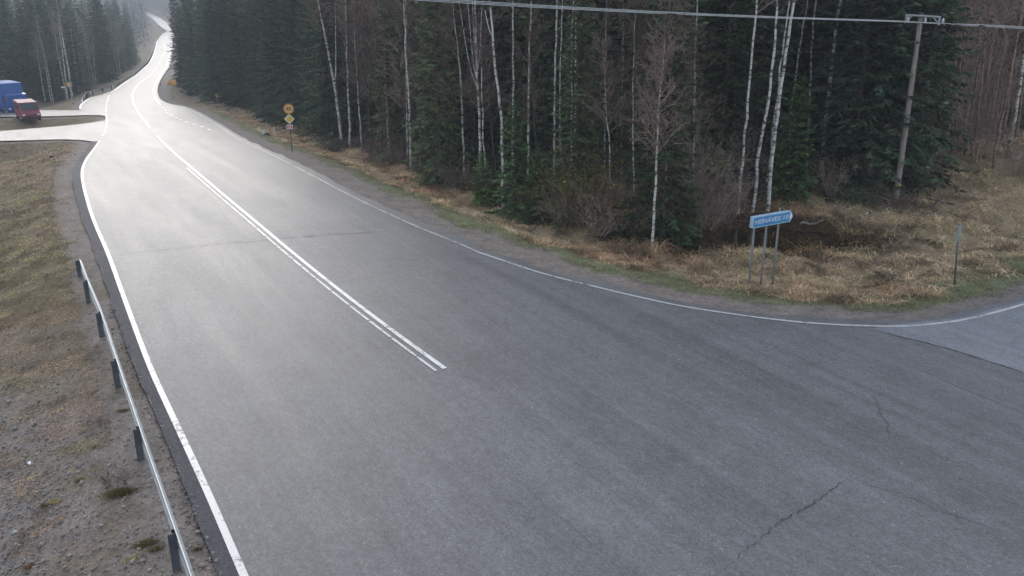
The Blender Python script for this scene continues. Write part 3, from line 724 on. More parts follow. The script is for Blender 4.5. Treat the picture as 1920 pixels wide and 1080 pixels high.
# birches traced from their stems
def px_birch(path, wpx, Ht, seed, label, rng_=None, **k):
    b = ground(*path[0]); rr = math.hypot(b[0], b[1]) if rng_ is None else rng_
    if rng_ is not None: b = on_plane(path[0][0], path[0][1], rr); b[2] = float(zt(b[0], b[1]))
    pts = [b] + [on_plane(u, v, rr) for u, v in path[1:]]
    birch(b, pts, wpx / 2 / px_m(b), Ht, seed, label=label, **k); placed.append((b[0], b[1]))
BG = 'white stemmed birches along the forest edge'
BIRCH = [
 ([(641, 266), (632, 190), (618, 110), (604, 40)], 6, 15, 'white birch leaning left, first of the forest edge right of the speed sign', dict(fork=[(.28, .5, 7.5)])),
 ([(657, 276), (652, 150), (648, 0)], 4.5, 15, 'upright birch close right of the leaning birch by the speed sign', {}),
 ([(678, 272), (674, 215), (670, 150)], 3.5, 12, 'thin half hidden birch, third right of the speed sign', {}),
 ([(729, 284), (727, 240), (724, 180)], 3, 11, 'thin grey birch halfway between the speed sign birches and the paired stems', {}),
 ([(771, 322), (768, 200), (760, 70), (757, 0)], 5, 16, 'tall birch with straight white stem left of the bright green spruce', {}),
 ([(764, 300), (763, 180), (761, 110)], 4, 14, 'second stem standing just left behind the tall straight birch', {}),
 ([(870, 338), (868, 240), (863, 150)], 5, 11, 'slim birch with thin top between the green spruce and the forked birch', dict(crown_from=.42)),
 ([(903, 352), (899, 250), (896, 160)], 6, 14, 'birch splitting into a fan of many stems', dict(fork=[(.36, -.85, 4.2), (.38, -.45, 4.6), (.40, .35, 4.4), (.42, -.2, 5)], crown_from=.55)),
 ([(912, 376), (910, 320), (908, 290)], 4, 8, 'short pale birch stem between the fan shaped and the leaning birch', {}),
 ([(943, 388), (942, 290), (939, 210), (927, 110), (924, 60)], 6.5, 15, 'white birch bending left with a side stem', dict(fork=[(.50, -.5, 2.2)])),
 ([(962, 330), (962, 150), (962, 0)], 5, 17, 'straight birch behind the fresh green young spruce', {}),
 ([(990, 340), (991, 200), (993, 90), (996, 0)], 4.8, 17, 'straight birch one step right of the one behind the young spruce', {}),
 ([(1041, 350), (1040, 200), (1042, 100), (1044, 0)], 4.8, 17, 'straight birch left of the close pair in the middle of the forest', {}),
 ([(1051, 360), (1050, 180), (1054, 0)], 3.2, 16, 'thinner stem close beside the straight middle birch', {}),
 ([(1079, 370), (1079, 220), (1080, 0)], 5, 17, 'right stem of the close birch pair in mid forest', {}),
 ([(1070, 375), (1072, 200), (1075, 0)], 4, 16, 'left stem of the close birch pair in mid forest', {}),
 ([(1134, 350), (1134, 120), (1137, 0)], 3.4, 16, 'half hidden birch behind green boughs in mid forest', {}),
 ([(1165, 360), (1167, 150), (1168, 50)], 3.2, 15, 'broken line of white stem deep behind the spruces', {}),
 ([(1191, 436), (1189, 340), (1187, 250)], 4, 9, 'thin pale birch left of the twin birches at the corner', {}),
 ([(1223, 464), (1230, 330), (1235, 210)], 6, 8.2, 'left one of the twin slender birches at the forest corner', dict(crown_from=.38, dens=1.3)),
 ([(1243, 456), (1247, 350), (1250, 260)], 5, 9, 'right one of the twin slender birches at the forest corner', dict(crown_from=.38, dens=1.3, bark='r')),
 ([(1145, 420), (1144, 360), (1143, 310)], 3.5, 7, 'short thin birch beside the yellowish shrub', {}),
 ([(1300, 370), (1301, 200), (1305, 60), (1308, 0)], 4, 16, 'half hidden birch well left of the leaning group', {}),
 ([(1384, 398), (1395, 270), (1408, 120), (1420, 0)], 6, 16, 'first from left of the leaning birches above the direction sign', {}),
 ([(1410, 398), (1425, 280), (1440, 190), (1452, 90), (1458, 0)], 7, 17, 'second from left of the leaning birches above the direction sign', {}),
 ([(1440, 392), (1445, 310), (1455, 230), (1472, 110), (1489, 0)], 8, 17, 'third, strongest of the leaning birches above the direction sign', {}),
 ([(1438, 350), (1450, 240), (1465, 120), (1477, 20)], 5, 16, 'thin birch just behind the strongest leaning one', {}),
 ([(1478, 330), (1482, 215), (1495, 120), (1506, 50)], 4.5, 15, 'thin birch leaning right between the group and the lone birch', {}),
 ([(1537, 342), (1546, 255), (1558, 140), (1567, 60), (1577, 0)], 8.5, 18, 'lone thick white birch leaning right, midway to the utility pole', {}),
 ([(1512, 320), (1523, 60), (1530, 0)], 5, 17, 'pale birch seen only high up left of the lone thick birch', {}),
 ([(1893, 270), (1903, 220), (1914, 150), (1924, 80)], 7, 15, 'birch at the right edge with a broken side branch', dict(fork=[(.55, -.9, 2.5)])),
]
for i, (path, wp, Ht, lab, kw) in enumerate(BIRCH):
    kw = dict(kw)
    if kw.get('bark') == 'r': kw['bark'] = M_birch_red
    px_birch(path, wp, Ht, 300 + i, lab, group=BG, **kw)
# right hand thicket: slender reddish young birches on the slope
TH = [((1742, 312), (1758, 240), (1776, 175)), ((1765, 322), (1777, 250), (1791, 178)), ((1750, 318), (1768, 230), (1782, 160)), ((1808, 290), (1820, 220), (1830, 155)),
      ((1824, 290), (1832, 230), (1838, 170)), ((1850, 272), (1862, 200), (1872, 140)), ((1862, 318), (1870, 260), (1884, 190)), ((1786, 285), (1795, 210), (1803, 150)),
      ((1880, 262), (1890, 190), (1899, 120)), ((1905, 262), (1913, 200), (1921, 140)), ((1838, 262), (1846, 190), (1852, 130)), ((1775, 268), (1786, 200), (1795, 140))]
for i, path in enumerate(TH):
    px_birch(list(path), 4.5 if i % 2 else 5.5, 10.5 + (i % 4), 500 + i, 'slender young birch with reddish twigs in the bare thicket right of the utility pole',
             group='young birches of the thicket', bark=M_birch_red, col=TW_RED, crown_from=.42, dens=.8)
# left hand side, hazy, beyond the side road
LB = [([(137, 196), (128, 130), (118, 75), (110, 25)], 4, 15), ([(127, 188), (120, 120), (112, 60), (105, 10)], 3.5, 15), ([(170, 158), (163, 100), (158, 60)], 2.5, 13),
      ([(207, 146), (203, 100), (200, 60)], 2.5, 13), ([(212, 142), (209, 95), (207, 55)], 2.5, 13), ([(180, 160), (176, 110), (173, 70)], 2, 12), ([(150, 170), (148, 90), (146, 30)], 2.2, 14),
      ([(232, 128), (231, 80), (230, 40)], 2, 13), ([(250, 112), (249, 70), (248, 30)], 2, 13)]
for i, (path, wp, Ht) in enumerate(LB):
    px_birch(path, wp, Ht, 540 + i, ['pale bare birch leaning left beyond the round orange sign', 'second bare birch leaning left beside the round orange sign'][i] if i < 2 else 'thin bare birch in the hazy wood on the left hillside',
             group='birches of the left hillside', col=TW_GREY, crown_from=.4, dens=.9)

# the wall of spruces to the right of the road
LABS = [('dark spruce in the dense wall right of the far road, left of the speed sign', 'spruces between the far road and the speed sign'),
        ('dark spruce in the forest wall between the speed sign and the fan shaped birch', 'spruces right of the speed sign'),
        ('dark spruce in the deep forest behind the straight middle birches', 'spruces of the middle forest'),
        ('dark spruce in the forest behind the direction sign', 'spruces behind the direction sign'),
        ('grey hazy spruce up behind the bare thicket on the right', 'spruces behind the thicket')]
def spruce_field(n, u0, u1, depth, dmin0, dminr, fn_az, fn_r, klass, extra=0, tries=14000, hs_=(.82, 1.12)):
    a0, a1 = math.atan2(*ray(u0, 250)[:2]), math.atan2(*ray(u1, 250)[:2]); cnt = 0
    for _ in range(tries):
        if cnt >= n: break
        a = R_.uniform(a0, a1); k = extra + depth * R_.random() ** 1.3; rr = float(np.interp(a, fn_az, fn_r)) + 1.8 + k
        x, y = rr * math.sin(a), rr * math.cos(a)
        if float(fdist(x, y)) < 5.0: continue
        dm = dmin0 + dminr * rr
        if not far_enough(x, y, dm): continue
        placed.append((x, y)); cnt += 1
        i = R_.randrange(6) if k > 6 else R_.choice([0, 1, 2, 3, 3, 0]); z = float(zt(x, y)) - .15
        lab, grp = klass(a, rr)
        put_tree('s', i, (x, y, z), R_.uniform(0, 6.28), R_.uniform(*hs_), lab, grp, 'spruce_tree')
    return cnt
def kl(a, rr):
    u = 960 + F * math.tan(a) * 1.03
    return LABS[0] if u < 540 else LABS[1] if u < 900 else LABS[2] if u < 1270 else LABS[3] if u < 1740 else LABS[4]
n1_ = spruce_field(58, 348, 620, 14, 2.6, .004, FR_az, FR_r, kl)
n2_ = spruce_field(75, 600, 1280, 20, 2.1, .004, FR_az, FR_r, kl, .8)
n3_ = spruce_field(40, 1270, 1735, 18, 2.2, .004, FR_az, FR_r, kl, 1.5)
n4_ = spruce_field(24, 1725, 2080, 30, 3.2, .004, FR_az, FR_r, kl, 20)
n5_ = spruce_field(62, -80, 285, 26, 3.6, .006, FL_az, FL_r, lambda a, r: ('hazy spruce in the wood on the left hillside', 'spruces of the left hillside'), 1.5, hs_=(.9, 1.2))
print('spruces', n1_, n2_, n3_, n4_, n5_)
# bare trees among the left wood
for i in range(16):
    a = math.atan2(*ray(R_.uniform(60, 285), 150)[:2]); rr = float(np.interp(a, FL_az, FL_r)) + R_.uniform(0, 12); x, y = rr * math.sin(a), rr * math.cos(a)
    if float(fdist(x, y)) < 4: continue
    z = float(zt(x, y)); birch((x, y, z), [(x, y, z), (x + R_.uniform(-.5, .3), y, z + 6)], .09, R_.uniform(11, 16), 600 + i, label='thin bare birch in the hazy wood on the left hillside', group='birches of the left hillside', col=TW_GREY, crown_from=.3, dens=1.1)

# slender bare trees standing among the front spruces
for i in range(22):
    u = R_.uniform(560, 1330); a = math.atan2(*ray(u, 250)[:2]); rr = float(np.interp(a, FR_az, FR_r)) + R_.uniform(.6, 6); x, y = rr * math.sin(a), rr * math.cos(a); z = float(zt(x, y))
    birch((x, y, z), [(x, y, z), (x + R_.uniform(-.4, .4), y, z + 4)], R_.uniform(.03, .06), R_.uniform(7, 12), 650 + i, label='slender leafless grey brown tree among the front spruces', group='bare grey trees at the forest edge', bark=M_bark, col=TW_BROWN, crown_from=.25, dens=.9)

# one far mass of wood closing every view: many small spruces and bare crowns, uncountable
def far_wood():
    g = np.random.default_rng(77); base = []
    V = []; Q = []; Cc = []; o = 0
    def tree(x, y, z, Ht, R, bare, n):
        nonlocal o
        f = g.random(n) ** .85; a = g.uniform(0, 6.28, n); zz = z + Ht * f
        rr = R * ((1 - f) ** .8 if not bare else np.sqrt(np.clip(4 * f * (1 - f), 0, 1)) * .8) * g.uniform(.35, 1.0, n) + .1
        c = np.stack([x + np.cos(a) * rr, y + np.sin(a) * rr, zz], 1)
        L = (.55 + .035 * R * 10 * (1 - f)) * g.uniform(.7, 1.4, n)
        if bare: d = np.stack([np.cos(a) * .5, np.sin(a) * .5, np.ones(n)], 1); wd = .05
        else: d = np.stack([np.cos(a), np.sin(a), g.uniform(-.7, .1, n)], 1); wd = .22
        d /= np.linalg.norm(d, axis=1)[:, None]; s = np.cross(d, g.normal(0, 1, (n, 3))); s /= np.linalg.norm(s, axis=1)[:, None] + 1e-9
        v = np.stack([c, c + d * L[:, None] * .5 + s * wd, c + d * L[:, None], c + d * L[:, None] * .5 - s * wd], 1).reshape(-1, 3)
        col = np.array([.11, .085, .075]) if bare else np.array([.036, .055, .032])
        V.append(v); Q.append(np.arange(len(v)).reshape(-1, 4) + o); o += len(v); Cc.append(col * g.uniform(.6, 1.4, (n, 1)))
        tv, tq = tube_np([(x, y, z - .5), (x, y, z + Ht * .5), (x, y, z + Ht * .97)], [.16, .1, .02], 4)
        V.append(tv); Q.append(tq + o); o += len(tv); Cc.append(np.broadcast_to(np.array([.2, .18, .17]) if bare else np.array([.06, .05, .04]), (len(tq), 3)))
    def region(n, az0, az1, r0, r1, pb, nn):
        k = 0
        while k < n:
            a = math.radians(g.uniform(az0, az1)); rr = math.sqrt(g.uniform(r0 ** 2, r1 ** 2)); x, y = rr * math.sin(a), rr * math.cos(a)
            k += 1
            if float(fdist(x, y)) < (7 if rr > 300 else 9): continue
            fr, fl = in_forest(np.array([x]), np.array([y]))
            if not (fr[0] or fl[0] or rr > 300): continue
            bare = g.random() < pb; tree(x, y, float(zt(x, y)), g.uniform(11, 17) if bare else g.uniform(14, 21), g.uniform(1.8, 2.8), bare, nn)
    region(900, -36, -14, 290, 900, .3, 170)      # around the far bend and the hill behind it
    region(330, -46, -23, 130, 300, .4, 300)
    region(230, -22, -8, 150, 320, .15, 300)
    region(260, -14, 22, 62, 130, .1, 420)
    region(220, 14, 45, 64, 120, .25, 420)
    region(110, -70, -40, 70, 160, .3, 200)
    region(110, 42, 75, 45, 110, .2, 200)
    ob = obj_np('distant_forest', np.vstack(V), np.vstack(Q), M_needle, colors=np.vstack(Cc)); tag(ob, 'mixed spruce and bare birch wood covering the hills behind everything else', kind='stuff')
far_wood()

# ------------------------------------------------------------------ shrubs, brush, logs, grass
def shrub(loc, seed, h, spread, label, group, col=TW_BROWN, leaves=None, name='bare_shrub', n=16, wid=.016):
    g = np.random.default_rng(seed); a = g.uniform(0, 6.28, n); S = np.stack([np.cos(a) * .2 * spread * g.random(n), np.sin(a) * .2 * spread * g.random(n), -.05 * np.ones(n)], 1)
    Dd = np.stack([np.cos(a) * .45 * spread, np.sin(a) * .45 * spread, np.ones(n)], 1); parts = twig_set(g, S, Dd, h * g.uniform(.5, 1.0, n), 4, col, wid)
    V, Q, Cc = merge(parts); r = empty(name, tuple(loc)); tag(r, label, 'shrub', group)
    link(bpy.data.objects.new('branches', mesh_np('branches', V, Q, M_twig, colors=Cc)), r)
    if leaves is not None:
        T = parts[2][0].reshape(-1, 8, 3)[:, 6]; k = leaves[1]; T = T[g.integers(0, len(T), k)] + g.normal(0, .16, (k, 3)); s1 = g.normal(0, 1, (k, 3)); s2 = g.normal(0, 1, (k, 3))
        s1 /= np.linalg.norm(s1, axis=1)[:, None]; s2 /= np.linalg.norm(s2, axis=1)[:, None]; e = g.uniform(.04, .08, (k, 1))
        V = np.stack([T, T + s1 * e, T + (s1 + s2) * e, T + s2 * e], 1).reshape(-1, 3)
        link(bpy.data.objects.new('leaves', mesh_np('leaves', V, np.arange(len(V)).reshape(-1, 4), M_grass, colors=np.array(leaves[0]) * g.uniform(.5, 1.5, (k, 1)))), r)
    return r
SH = [((1095, 428), 2.9, 1.4, 'broad shrub with sparse yellowish green leaves at the forest edge', (.20, .18, .05), 3400), ((1160, 436), 2.3, 1.1, 'brown shrub with a few yellow leaves left of the twin birches', (.24, .18, .05), 1000),
      ((900, 372), 1.5, 1.2, 'low olive shrub at the foot of the fan shaped birch', (.10, .10, .04), 700)]
for i, (uv, h, sp, lab, c, k) in enumerate(SH): shrub(ground(*uv), 700 + i, h, sp, lab, None, TW_BROWN, (c, k), 'leafy_shrub', 24)
bare_ = [(1268, 444, 3.2), (1310, 436, 3.4), (1330, 430, 2.6), (1120, 446, 1.8), (1285, 420, 4.0), (1200, 448, 2.4), (1060, 426, 1.7), (1362, 420, 2.2), (1180, 430, 3.0), (980, 404, 1.3), (700, 300, 1.8), (790, 336, 1.4), (850, 352, 1.6), (745, 312, 1.6),
         (1700, 355, 2.0), (1560, 366, 1.6), (1640, 366, 1.5), (1735, 330, 2.2), (1900, 330, 1.8), (1780, 300, 2.6), (1830, 300, 2.4), (1895, 290, 3.0)]
for i, (u, v, h) in enumerate(bare_):
    shrub(ground(u, v), 740 + i, h, R_.uniform(.8, 1.4), 'leafless brown shrub at the forest edge' if u < 1500 else 'leafless reddish shrub on the slope near the utility pole', 'bare shrubs at the forest edge' if u < 1500 else 'bare shrubs by the utility pole', TW_BROWN if u < 1500 else TW_RED)
# thicket saplings: reddish leafless rods behind the slope
sap = None
for i in range(55):
    u = R_.uniform(1735, 1990); a = math.atan2(*ray(u, 250)[:2]); rr = float(np.interp(a, FR_az, FR_r)) + R_.uniform(-1, 19); x, y = rr * math.sin(a), rr * math.cos(a); loc = (x, y, float(zt(x, y)))
    if sap is None or i < 3:
        sap = shrub(loc, 800 + i, 6.2, .35, 'thin leafless reddish sapling clump in the thicket right of the utility pole', 'saplings of the thicket', TW_RED, None, 'birch_sapling', 5, .022); saps = [sap] if i == 0 else saps + [sap]
    else: dup(R_.choice(saps), loc, R_.uniform(0, 6.28), R_.uniform(.7, 1.25))

def blades(name, P, Hh, Wd, lean, cols, seed, lab):
    g = np.random.default_rng(seed); n = len(P); a = g.uniform(0, 6.28, n); ln = lean * g.uniform(.4, 1.3, n)
    d = np.stack([np.cos(a) * ln, np.sin(a) * ln, np.ones(n)], 1); d /= np.linalg.norm(d, axis=1)[:, None]
    s = np.stack([-np.sin(a + g.normal(0, 1, n)), np.cos(a), np.zeros(n)], 1); s /= np.linalg.norm(s, axis=1)[:, None]
    b0 = P - s * Wd[:, None]; b1 = P + s * Wd[:, None]; mid = P + d * Hh[:, None] * .6; tip = P + d * Hh[:, None] + np.stack([np.cos(a), np.sin(a), -.8 * np.ones(n)], 1) * (Hh * .25 * lean)[:, None]
    V = np.stack([b0, b1, mid + s * Wd[:, None] * .7, mid - s * Wd[:, None] * .7, tip], 1).reshape(-1, 3); i = np.arange(n)[:, None] * 5
    Q = np.concatenate([i + [0, 1, 2, 3], i + [3, 2, 4, 4]], 1)
    V = V.astype(np.float32); T = np.concatenate([i + np.array([0, 1, 2]), i + np.array([0, 2, 3]), i + np.array([3, 2, 4])], 1).reshape(-1, 3)
    ob = obj_np(name, V, T, M_grass, colors=np.repeat(cols, 3, 0)); tag(ob, lab, kind='stuff'); return ob
def scatter(n, az0, az1, r0, r1, seed):
    g = np.random.default_rng(seed); a = np.radians(g.uniform(az0, az1, n)); r = np.exp(g.uniform(math.log(r0), math.log(r1), n)); return r * np.sin(a), r * np.cos(a), g
def dead_grass():
    x, y, g = scatter(620000, -22, 33, 24, 125, 5); d = fdist(x, y); left = x < xcen(y)
    fr, fl = in_forest(x, y); r = np.hypot(x, y); fr = fr & (x < 21)
    cl = fbm(x, y, .9, 31); cor = np.exp(-(((x - 15) / 10) ** 2 + ((y - 26) / 7) ** 2))
    nz = (fbm(x, y, 2.0, 11) - .5) * 1.6
    keep = (~left) & (d + nz > 2.6 - 1.1 * cor) & (g.random(len(x)) < smooth(.34, .56, cl) * 1.1) & (~fr | (g.random(len(x)) < .12)) & (r < 125) & (g.random(len(x)) > .70 * smooth(.30, .62, np.exp(-(((x - 10) / 6.0) ** 2 + ((y - 33) / 3.2) ** 2))))
    x, y, d, r, cl = x[keep], y[keep], d[keep], r[keep], cl[keep]; z = zb(y) + relief(x, y, d); n = len(x)
    wet = np.exp(-(((x - 10) / 6.0) ** 2 + ((y - 33) / 3.2) ** 2)); rust = smooth(.35, .65, fbm(x, y, 3.5, 41))[:, None] * (1 - smooth(11, 15, x))[:, None]
    straw = np.array([.58, .44, .28]); ru = np.array([.46, .29, .18]); dk = np.array([.26, .145, .05]); ol = np.array([.23, .20, .10])
    c = straw * (1 - rust) + ru * rust; wq = smooth(.3, .7, wet)[:, None]; c = c * (1 - wq * .8) + dk * wq * .8
    og = (g.random((n, 1)) < .18); c = np.where(og, ol, c); c = c * g.uniform(.4, 1.45, (n, 1)) * (.35 + 1.2 * smooth(.3, .65, fbm(x, y, .45, 45)))[:, None]
    hh = g.uniform(.12, .38, n) * (1 + .5 * smooth(.35, .65, fbm(x, y, 3.5, 41)) * smooth(3, 5, d)) * (.6 + 1.3 * smooth(.42, .62, fbm(x, y, .8, 43))) * (1 + .7 * wq[:, 0]); wd = .004 + .00020 * r
    blades('dead_grass', np.stack([x, y, z], 1), hh * .85, wd * .85, 2.8, c, 6, 'matted straw coloured and rusty dead grass on the right verge and ditch')
    print('dead grass', n)
def green_grass():
    x, y, g = scatter(330000, -24, 34, 20, 110, 15); d = fdist(x, y); left = x < xcen(y); nz = (fbm(x, y, 2.5, 11) - .5) * 1.1
    cor = np.exp(-(((x - 15) / 10) ** 2 + ((y - 26) / 7) ** 2)); lo = 1.4 - .7 * cor; e = d + nz
    keep = (~left) & (e > lo) & (e < 3.1 + .4 * cor) & (g.random(len(x)) < smooth(.32, .6, fbm(x, y, .5, 33)))
    x, y, d = x[keep], y[keep], d[keep]; r = np.hypot(x, y); n = len(x)
    c = np.where(g.random((n, 1)) < .5, np.array([.16, .20, .085]), np.array([.34, .29, .18])) * g.uniform(.6, 1.4, (n, 1))
    blades('short_green_grass', np.stack([x, y, zb(y) + relief(x, y, d)], 1), g.uniform(.03, .11, n), .004 + .00018 * r, 1.2, c, 16, 'short green and yellowish grass along the right shoulder')
    print('green', n)
def left_grass():
    x, y, g = scatter(300000, -46, -20, 9, 80, 25); d = fdist(x, y); left = x < xcen(y); f = fbm(x, y, .8, 35)
    fr, fl = in_forest(x, y)
    th = mix(.64, .33, smooth(13, 21, y + (fbm(x, y, 5, 36) - .5) * 12)); th = np.where(d < .9, .66, th)
    keep = left & (d > .35) & (g.random(len(x)) < smooth(th, th + .1, f)) & ~fl
    x, y, d = x[keep], y[keep], d[keep]; r = np.hypot(x, y); n = len(x); k = smooth(.4, .6, fbm(x, y, 2.6, 37))[:, None]
    c = (np.array([.21, .18, .09]) * (1 - k) + np.array([.24, .17, .115]) * k) * g.uniform(.4, 1.5, (n, 1)) * (.5 + smooth(.35, .65, fbm(x, y, .6, 38)))[:, None]
    blades('thin_bank_grass', np.stack([x, y, zb(y) + relief(x, y, d)], 1), g.uniform(.02, .10, n) * (1 + 1.2 * smooth(22, 32, y)), .0025 + .0002 * r, 1.9, c, 26, 'thin mossy olive and brown grass tufts on the left gravel bank')
    print('left grass', n)
dead_grass(); green_grass(); left_grass()

def stones():
    g = np.random.default_rng(50); n = 60000; x, y, g = scatter(n, -48, -14, 7.5, 26, 51); d = fdist(x, y); left = x < xcen(y)
    keep = left & (d > -.06) & (g.random(n) < np.clip(.25 + 1.2 * smooth(.4, .6, fbm(x, y, 1.0, 52)) * smooth(1.2, 3, d) + .5 * smooth(.3, .0, np.abs(d)), 0, 1)) & (y < 26)
    x, y, d = x[keep], y[keep], d[keep]; m = len(x); e = g.lognormal(-4.25, .48, m); e = np.minimum(e, .05)
    ico = np.array([(0, 0, 1), (.89, 0, .45), (.28, .85, .45), (-.72, .53, .45), (-.72, -.53, .45), (.28, -.85, .45), (.72, .53, -.45), (-.28, .85, -.45), (-.89, 0, -.45), (-.28, -.85, -.45), (.72, -.53, -.45), (0, 0, -1)])
    T = np.array([(0, 1, 2), (0, 2, 3), (0, 3, 4), (0, 4, 5), (0, 5, 1), (1, 6, 2), (2, 7, 3), (3, 8, 4), (4, 9, 5), (5, 10, 1), (2, 6, 7), (3, 7, 8), (4, 8, 9), (5, 9, 10), (1, 10, 6), (6, 11, 7), (7, 11, 8), (8, 11, 9), (9, 11, 10), (10, 11, 6)])
    V = ico[None] * g.uniform(.7, 1.25, (m, 12, 1)) * e[:, None, None] * g.uniform(.6, 1.4, (m, 1, 3)); V[..., 2] *= .7
    z = zb(y) + np.where(d < 0, .02, relief(x, y, d)) + e * .25; V += np.stack([x, y, z], 1)[:, None]
    c = np.where(g.random((m, 1)) < .6, np.array([.27, .25, .24]), np.array([.27, .22, .19])) * g.uniform(.5, 1.6, (m, 1))
    ob = obj_np('gravel', V.reshape(-1, 3), (T[None] + (np.arange(m) * 12)[:, None, None]).reshape(-1, 3), M_stone, colors=np.repeat(c, 20, 0)); tag(ob, 'loose grey and brown gravel on the left bank', kind='stuff'); print('stones', m)
stones()
# ------------------------------------------------------------------ guardrails
def guardrail(base, posts_at, top, label, prof, post_size, start_dip=True, side=1, group=None, dip_len=4.0):
    """base: dense world xy line of the post row"""
    s = np.r_[0, np.cumsum(np.linalg.norm(np.diff(base, axis=0), axis=1))]; nn = normals2(base) * side
    P0 = base[0]; z0 = float(zt(*P0)); r = empty('guardrail', (P0[0], P0[1], z0)); tag(r, label, 'guardrail', group)
    V = []; k = len(prof); nS = len(base)
    for i in range(nS):
        dip = (1 - smooth(0, dip_len, s[i])) * (top + .05) if start_dip else 0
        g_ = float(zt(*base[i]))
        for (a, b) in prof:
            q = base[i] + nn[i] * a; V.append((q[0] - P0[0], q[1] - P0[1], g_ + b - dip - z0))
    Q = [(i * k + j, i * k + (j + 1) % k, (i + 1) * k + (j + 1) % k, (i + 1) * k + j) for i in range(nS - 1) for j in range(k)]
    me = bpy.data.meshes.new('rail'); me.from_pydata(V, [], Q); me.materials.append(M_galv); me.update(); link(bpy.data.objects.new('rail', me), r)
    pm = None
    for t in posts_at:
        x, y = [float(np.interp(t, s, base[:, j])) for j in (0, 1)]; g_ = float(zt(x, y)); i = int(np.argmin(abs(s - t))); a = math.atan2(nn[i][1], nn[i][0])
        h = top - .04 - (1 - float(smooth(0, dip_len, t))) * (top - .1) * start_dip
        if pm is None:
            mb = MB(); w_, d_ = post_size       # sigma shaped steel post
            for c, sz in (((-.0, 0, -.1), (w_ * .12, d_, 1)), ((w_ / 2 * .9, d_ / 2, -.1), (w_ * .9, .008, 1)), ((-w_ / 2 * .9, -d_ / 2, -.1), (w_ * .9, .008, 1)), ((w_ / 2 * .9, -d_ / 2, -.1), (w_ * .9, .008, 1))):
                mb.box((c[0], c[1], .35), (sz[0], sz[1], 1.3))
            o = mb.build('post', M_galv_dark, r); pm = o.data
        else: o = link(bpy.data.objects.new('post', pm), r)
        o.location = (x - P0[0], y - P0[1], g_ - z0 + h - 1.0); o.rotation_euler = (0, 0, a)
    return r
gpx = [(140, 478), (152, 526), (166, 567), (191, 631), (221, 726), (264, 861), (331, 1067)]
gb = np.array([ground(u, v)[:2] for u, v in gpx]); gb = np.vstack([gb, gb[-1] + (gb[-1] - gb[-2]) * 1.05, gb[-1] + (gb[-1] - gb[-2]) * 4.2]); gb = cat(gb, .25)
if True:
    s_ = np.r_[0, np.cumsum(np.linalg.norm(np.diff(gb, axis=0), axis=1))]
    p_at = [float(s_[near_i(gb, ground(u, v)[:2])]) for u, v in [(150, 518), (166, 567), (191, 631), (221, 726), (264, 861), (331, 1067)]]; p_at += [p_at[-1] + 4, p_at[-1] + 8]
Wp = [(.07, .40), (.115, .44), (.115, .50), (.08, .545), (.08, .585), (.115, .63), (.115, .69), (.07, .73), (.055, .73), (.10, .68), (.10, .635), (.065, .59), (.065, .54), (.10, .495), (.10, .445), (.055, .40)]
guardrail(gb, p_at, .73, 'galvanised steel guardrail on dark posts along the gravel edge at the lower left', Wp, (.07, .12), side=(1 if normals2(gb)[5][0] > 0 else -1))
fb_ = cat(np.array([ground(u, v)[:2] for u, v in [(151, 197), (160, 189), (176, 178.5), (207, 169.5), (227, 158), (243, 148), (256, 140.5), (272, 125.5), (281, 113), (288, 97), (292, 84)]]), 2)
guardrail(fb_, list(np.arange(2, np.linalg.norm(np.diff(fb_, axis=0), axis=1).sum(), 4.0))[:90], .75, 'long far guardrail curving along the left edge of the road up the valley', Wp, (.08, .12), side=1, dip_len=6)

# ------------------------------------------------------------------ signs
RX = Matrix.Rotation(math.pi / 2, 4, 'X')
def disc(r, n=40): return [(r * math.cos(2 * math.pi * i / n), r * math.sin(2 * math.pi * i / n)) for i in range(n)]
def rect(w, h, r=.0): 
    if r <= 0: return [(-w / 2, -h / 2), (w / 2, -h / 2), (w / 2, h / 2), (-w / 2, h / 2)]
    o = []
    for cx_, cy_, a0 in ((w / 2 - r, -h / 2 + r, -90), (w / 2 - r, h / 2 - r, 0), (-w / 2 + r, h / 2 - r, 90), (-w / 2 + r, -h / 2 + r, 180)):
        for k in range(5): a = math.radians(a0 + 22.5 * k); o.append((cx_ + r * math.cos(a), cy_ + r * math.sin(a)))
    return o
def flat(name, poly, x, z, z0, z1, mat, parent, rot=0):
    """flat sign layer facing local -Y, from z0 to z1 in front of the pole plane"""
    c, s = math.cos(rot), math.sin(rot); P = [(px * c - py * s + x, px * s + py * c + z) for px, py in poly]
    return MB().prism(P, z0, z1, RX).build(name, mat, parent)
S_or = plain('faded_orange_sign', (.72, .41, .14)); S_red = plain('sign_red_border', (.26, .10, .06)); S_blk = plain('sign_black', (.02, .02, .02)); S_yel = plain('sign_yellow', (.62, .42, .06))
S_pal = plain('sign_cream', (.70, .68, .50)); S_wht = plain('sign_white', (.68, .67, .68)); S_blue = plain('sign_blue', (.03, .20, .44)); S_redp = plain('sign_route_red', (.55, .06, .10)); S_grey = plain('sign_back_grey', (.30, .31, .31))
S_post = plain('dull_grey_post', (.17, .175, .18), .7); S_lblue = plain('sign_pale_edge', (.30, .43, .53)); S_green = plain('sign_back_green', (.22, .26, .23))
def frame_at(u, v):
    p = ground(u, v); return p, -math.atan2(p[0], p[1]), math.hypot(p[0], p[1])
def at_h(p, rr, u, v):     # local x, z of a pixel on the plane through p facing the mast
    q = on_plane(u, v, rr); a = math.atan2(p[0], p[1]); right = np.array([math.cos(a), -math.sin(a)]); return float((q[:2] - p[:2]) @ right), float(q[2] - p[2])
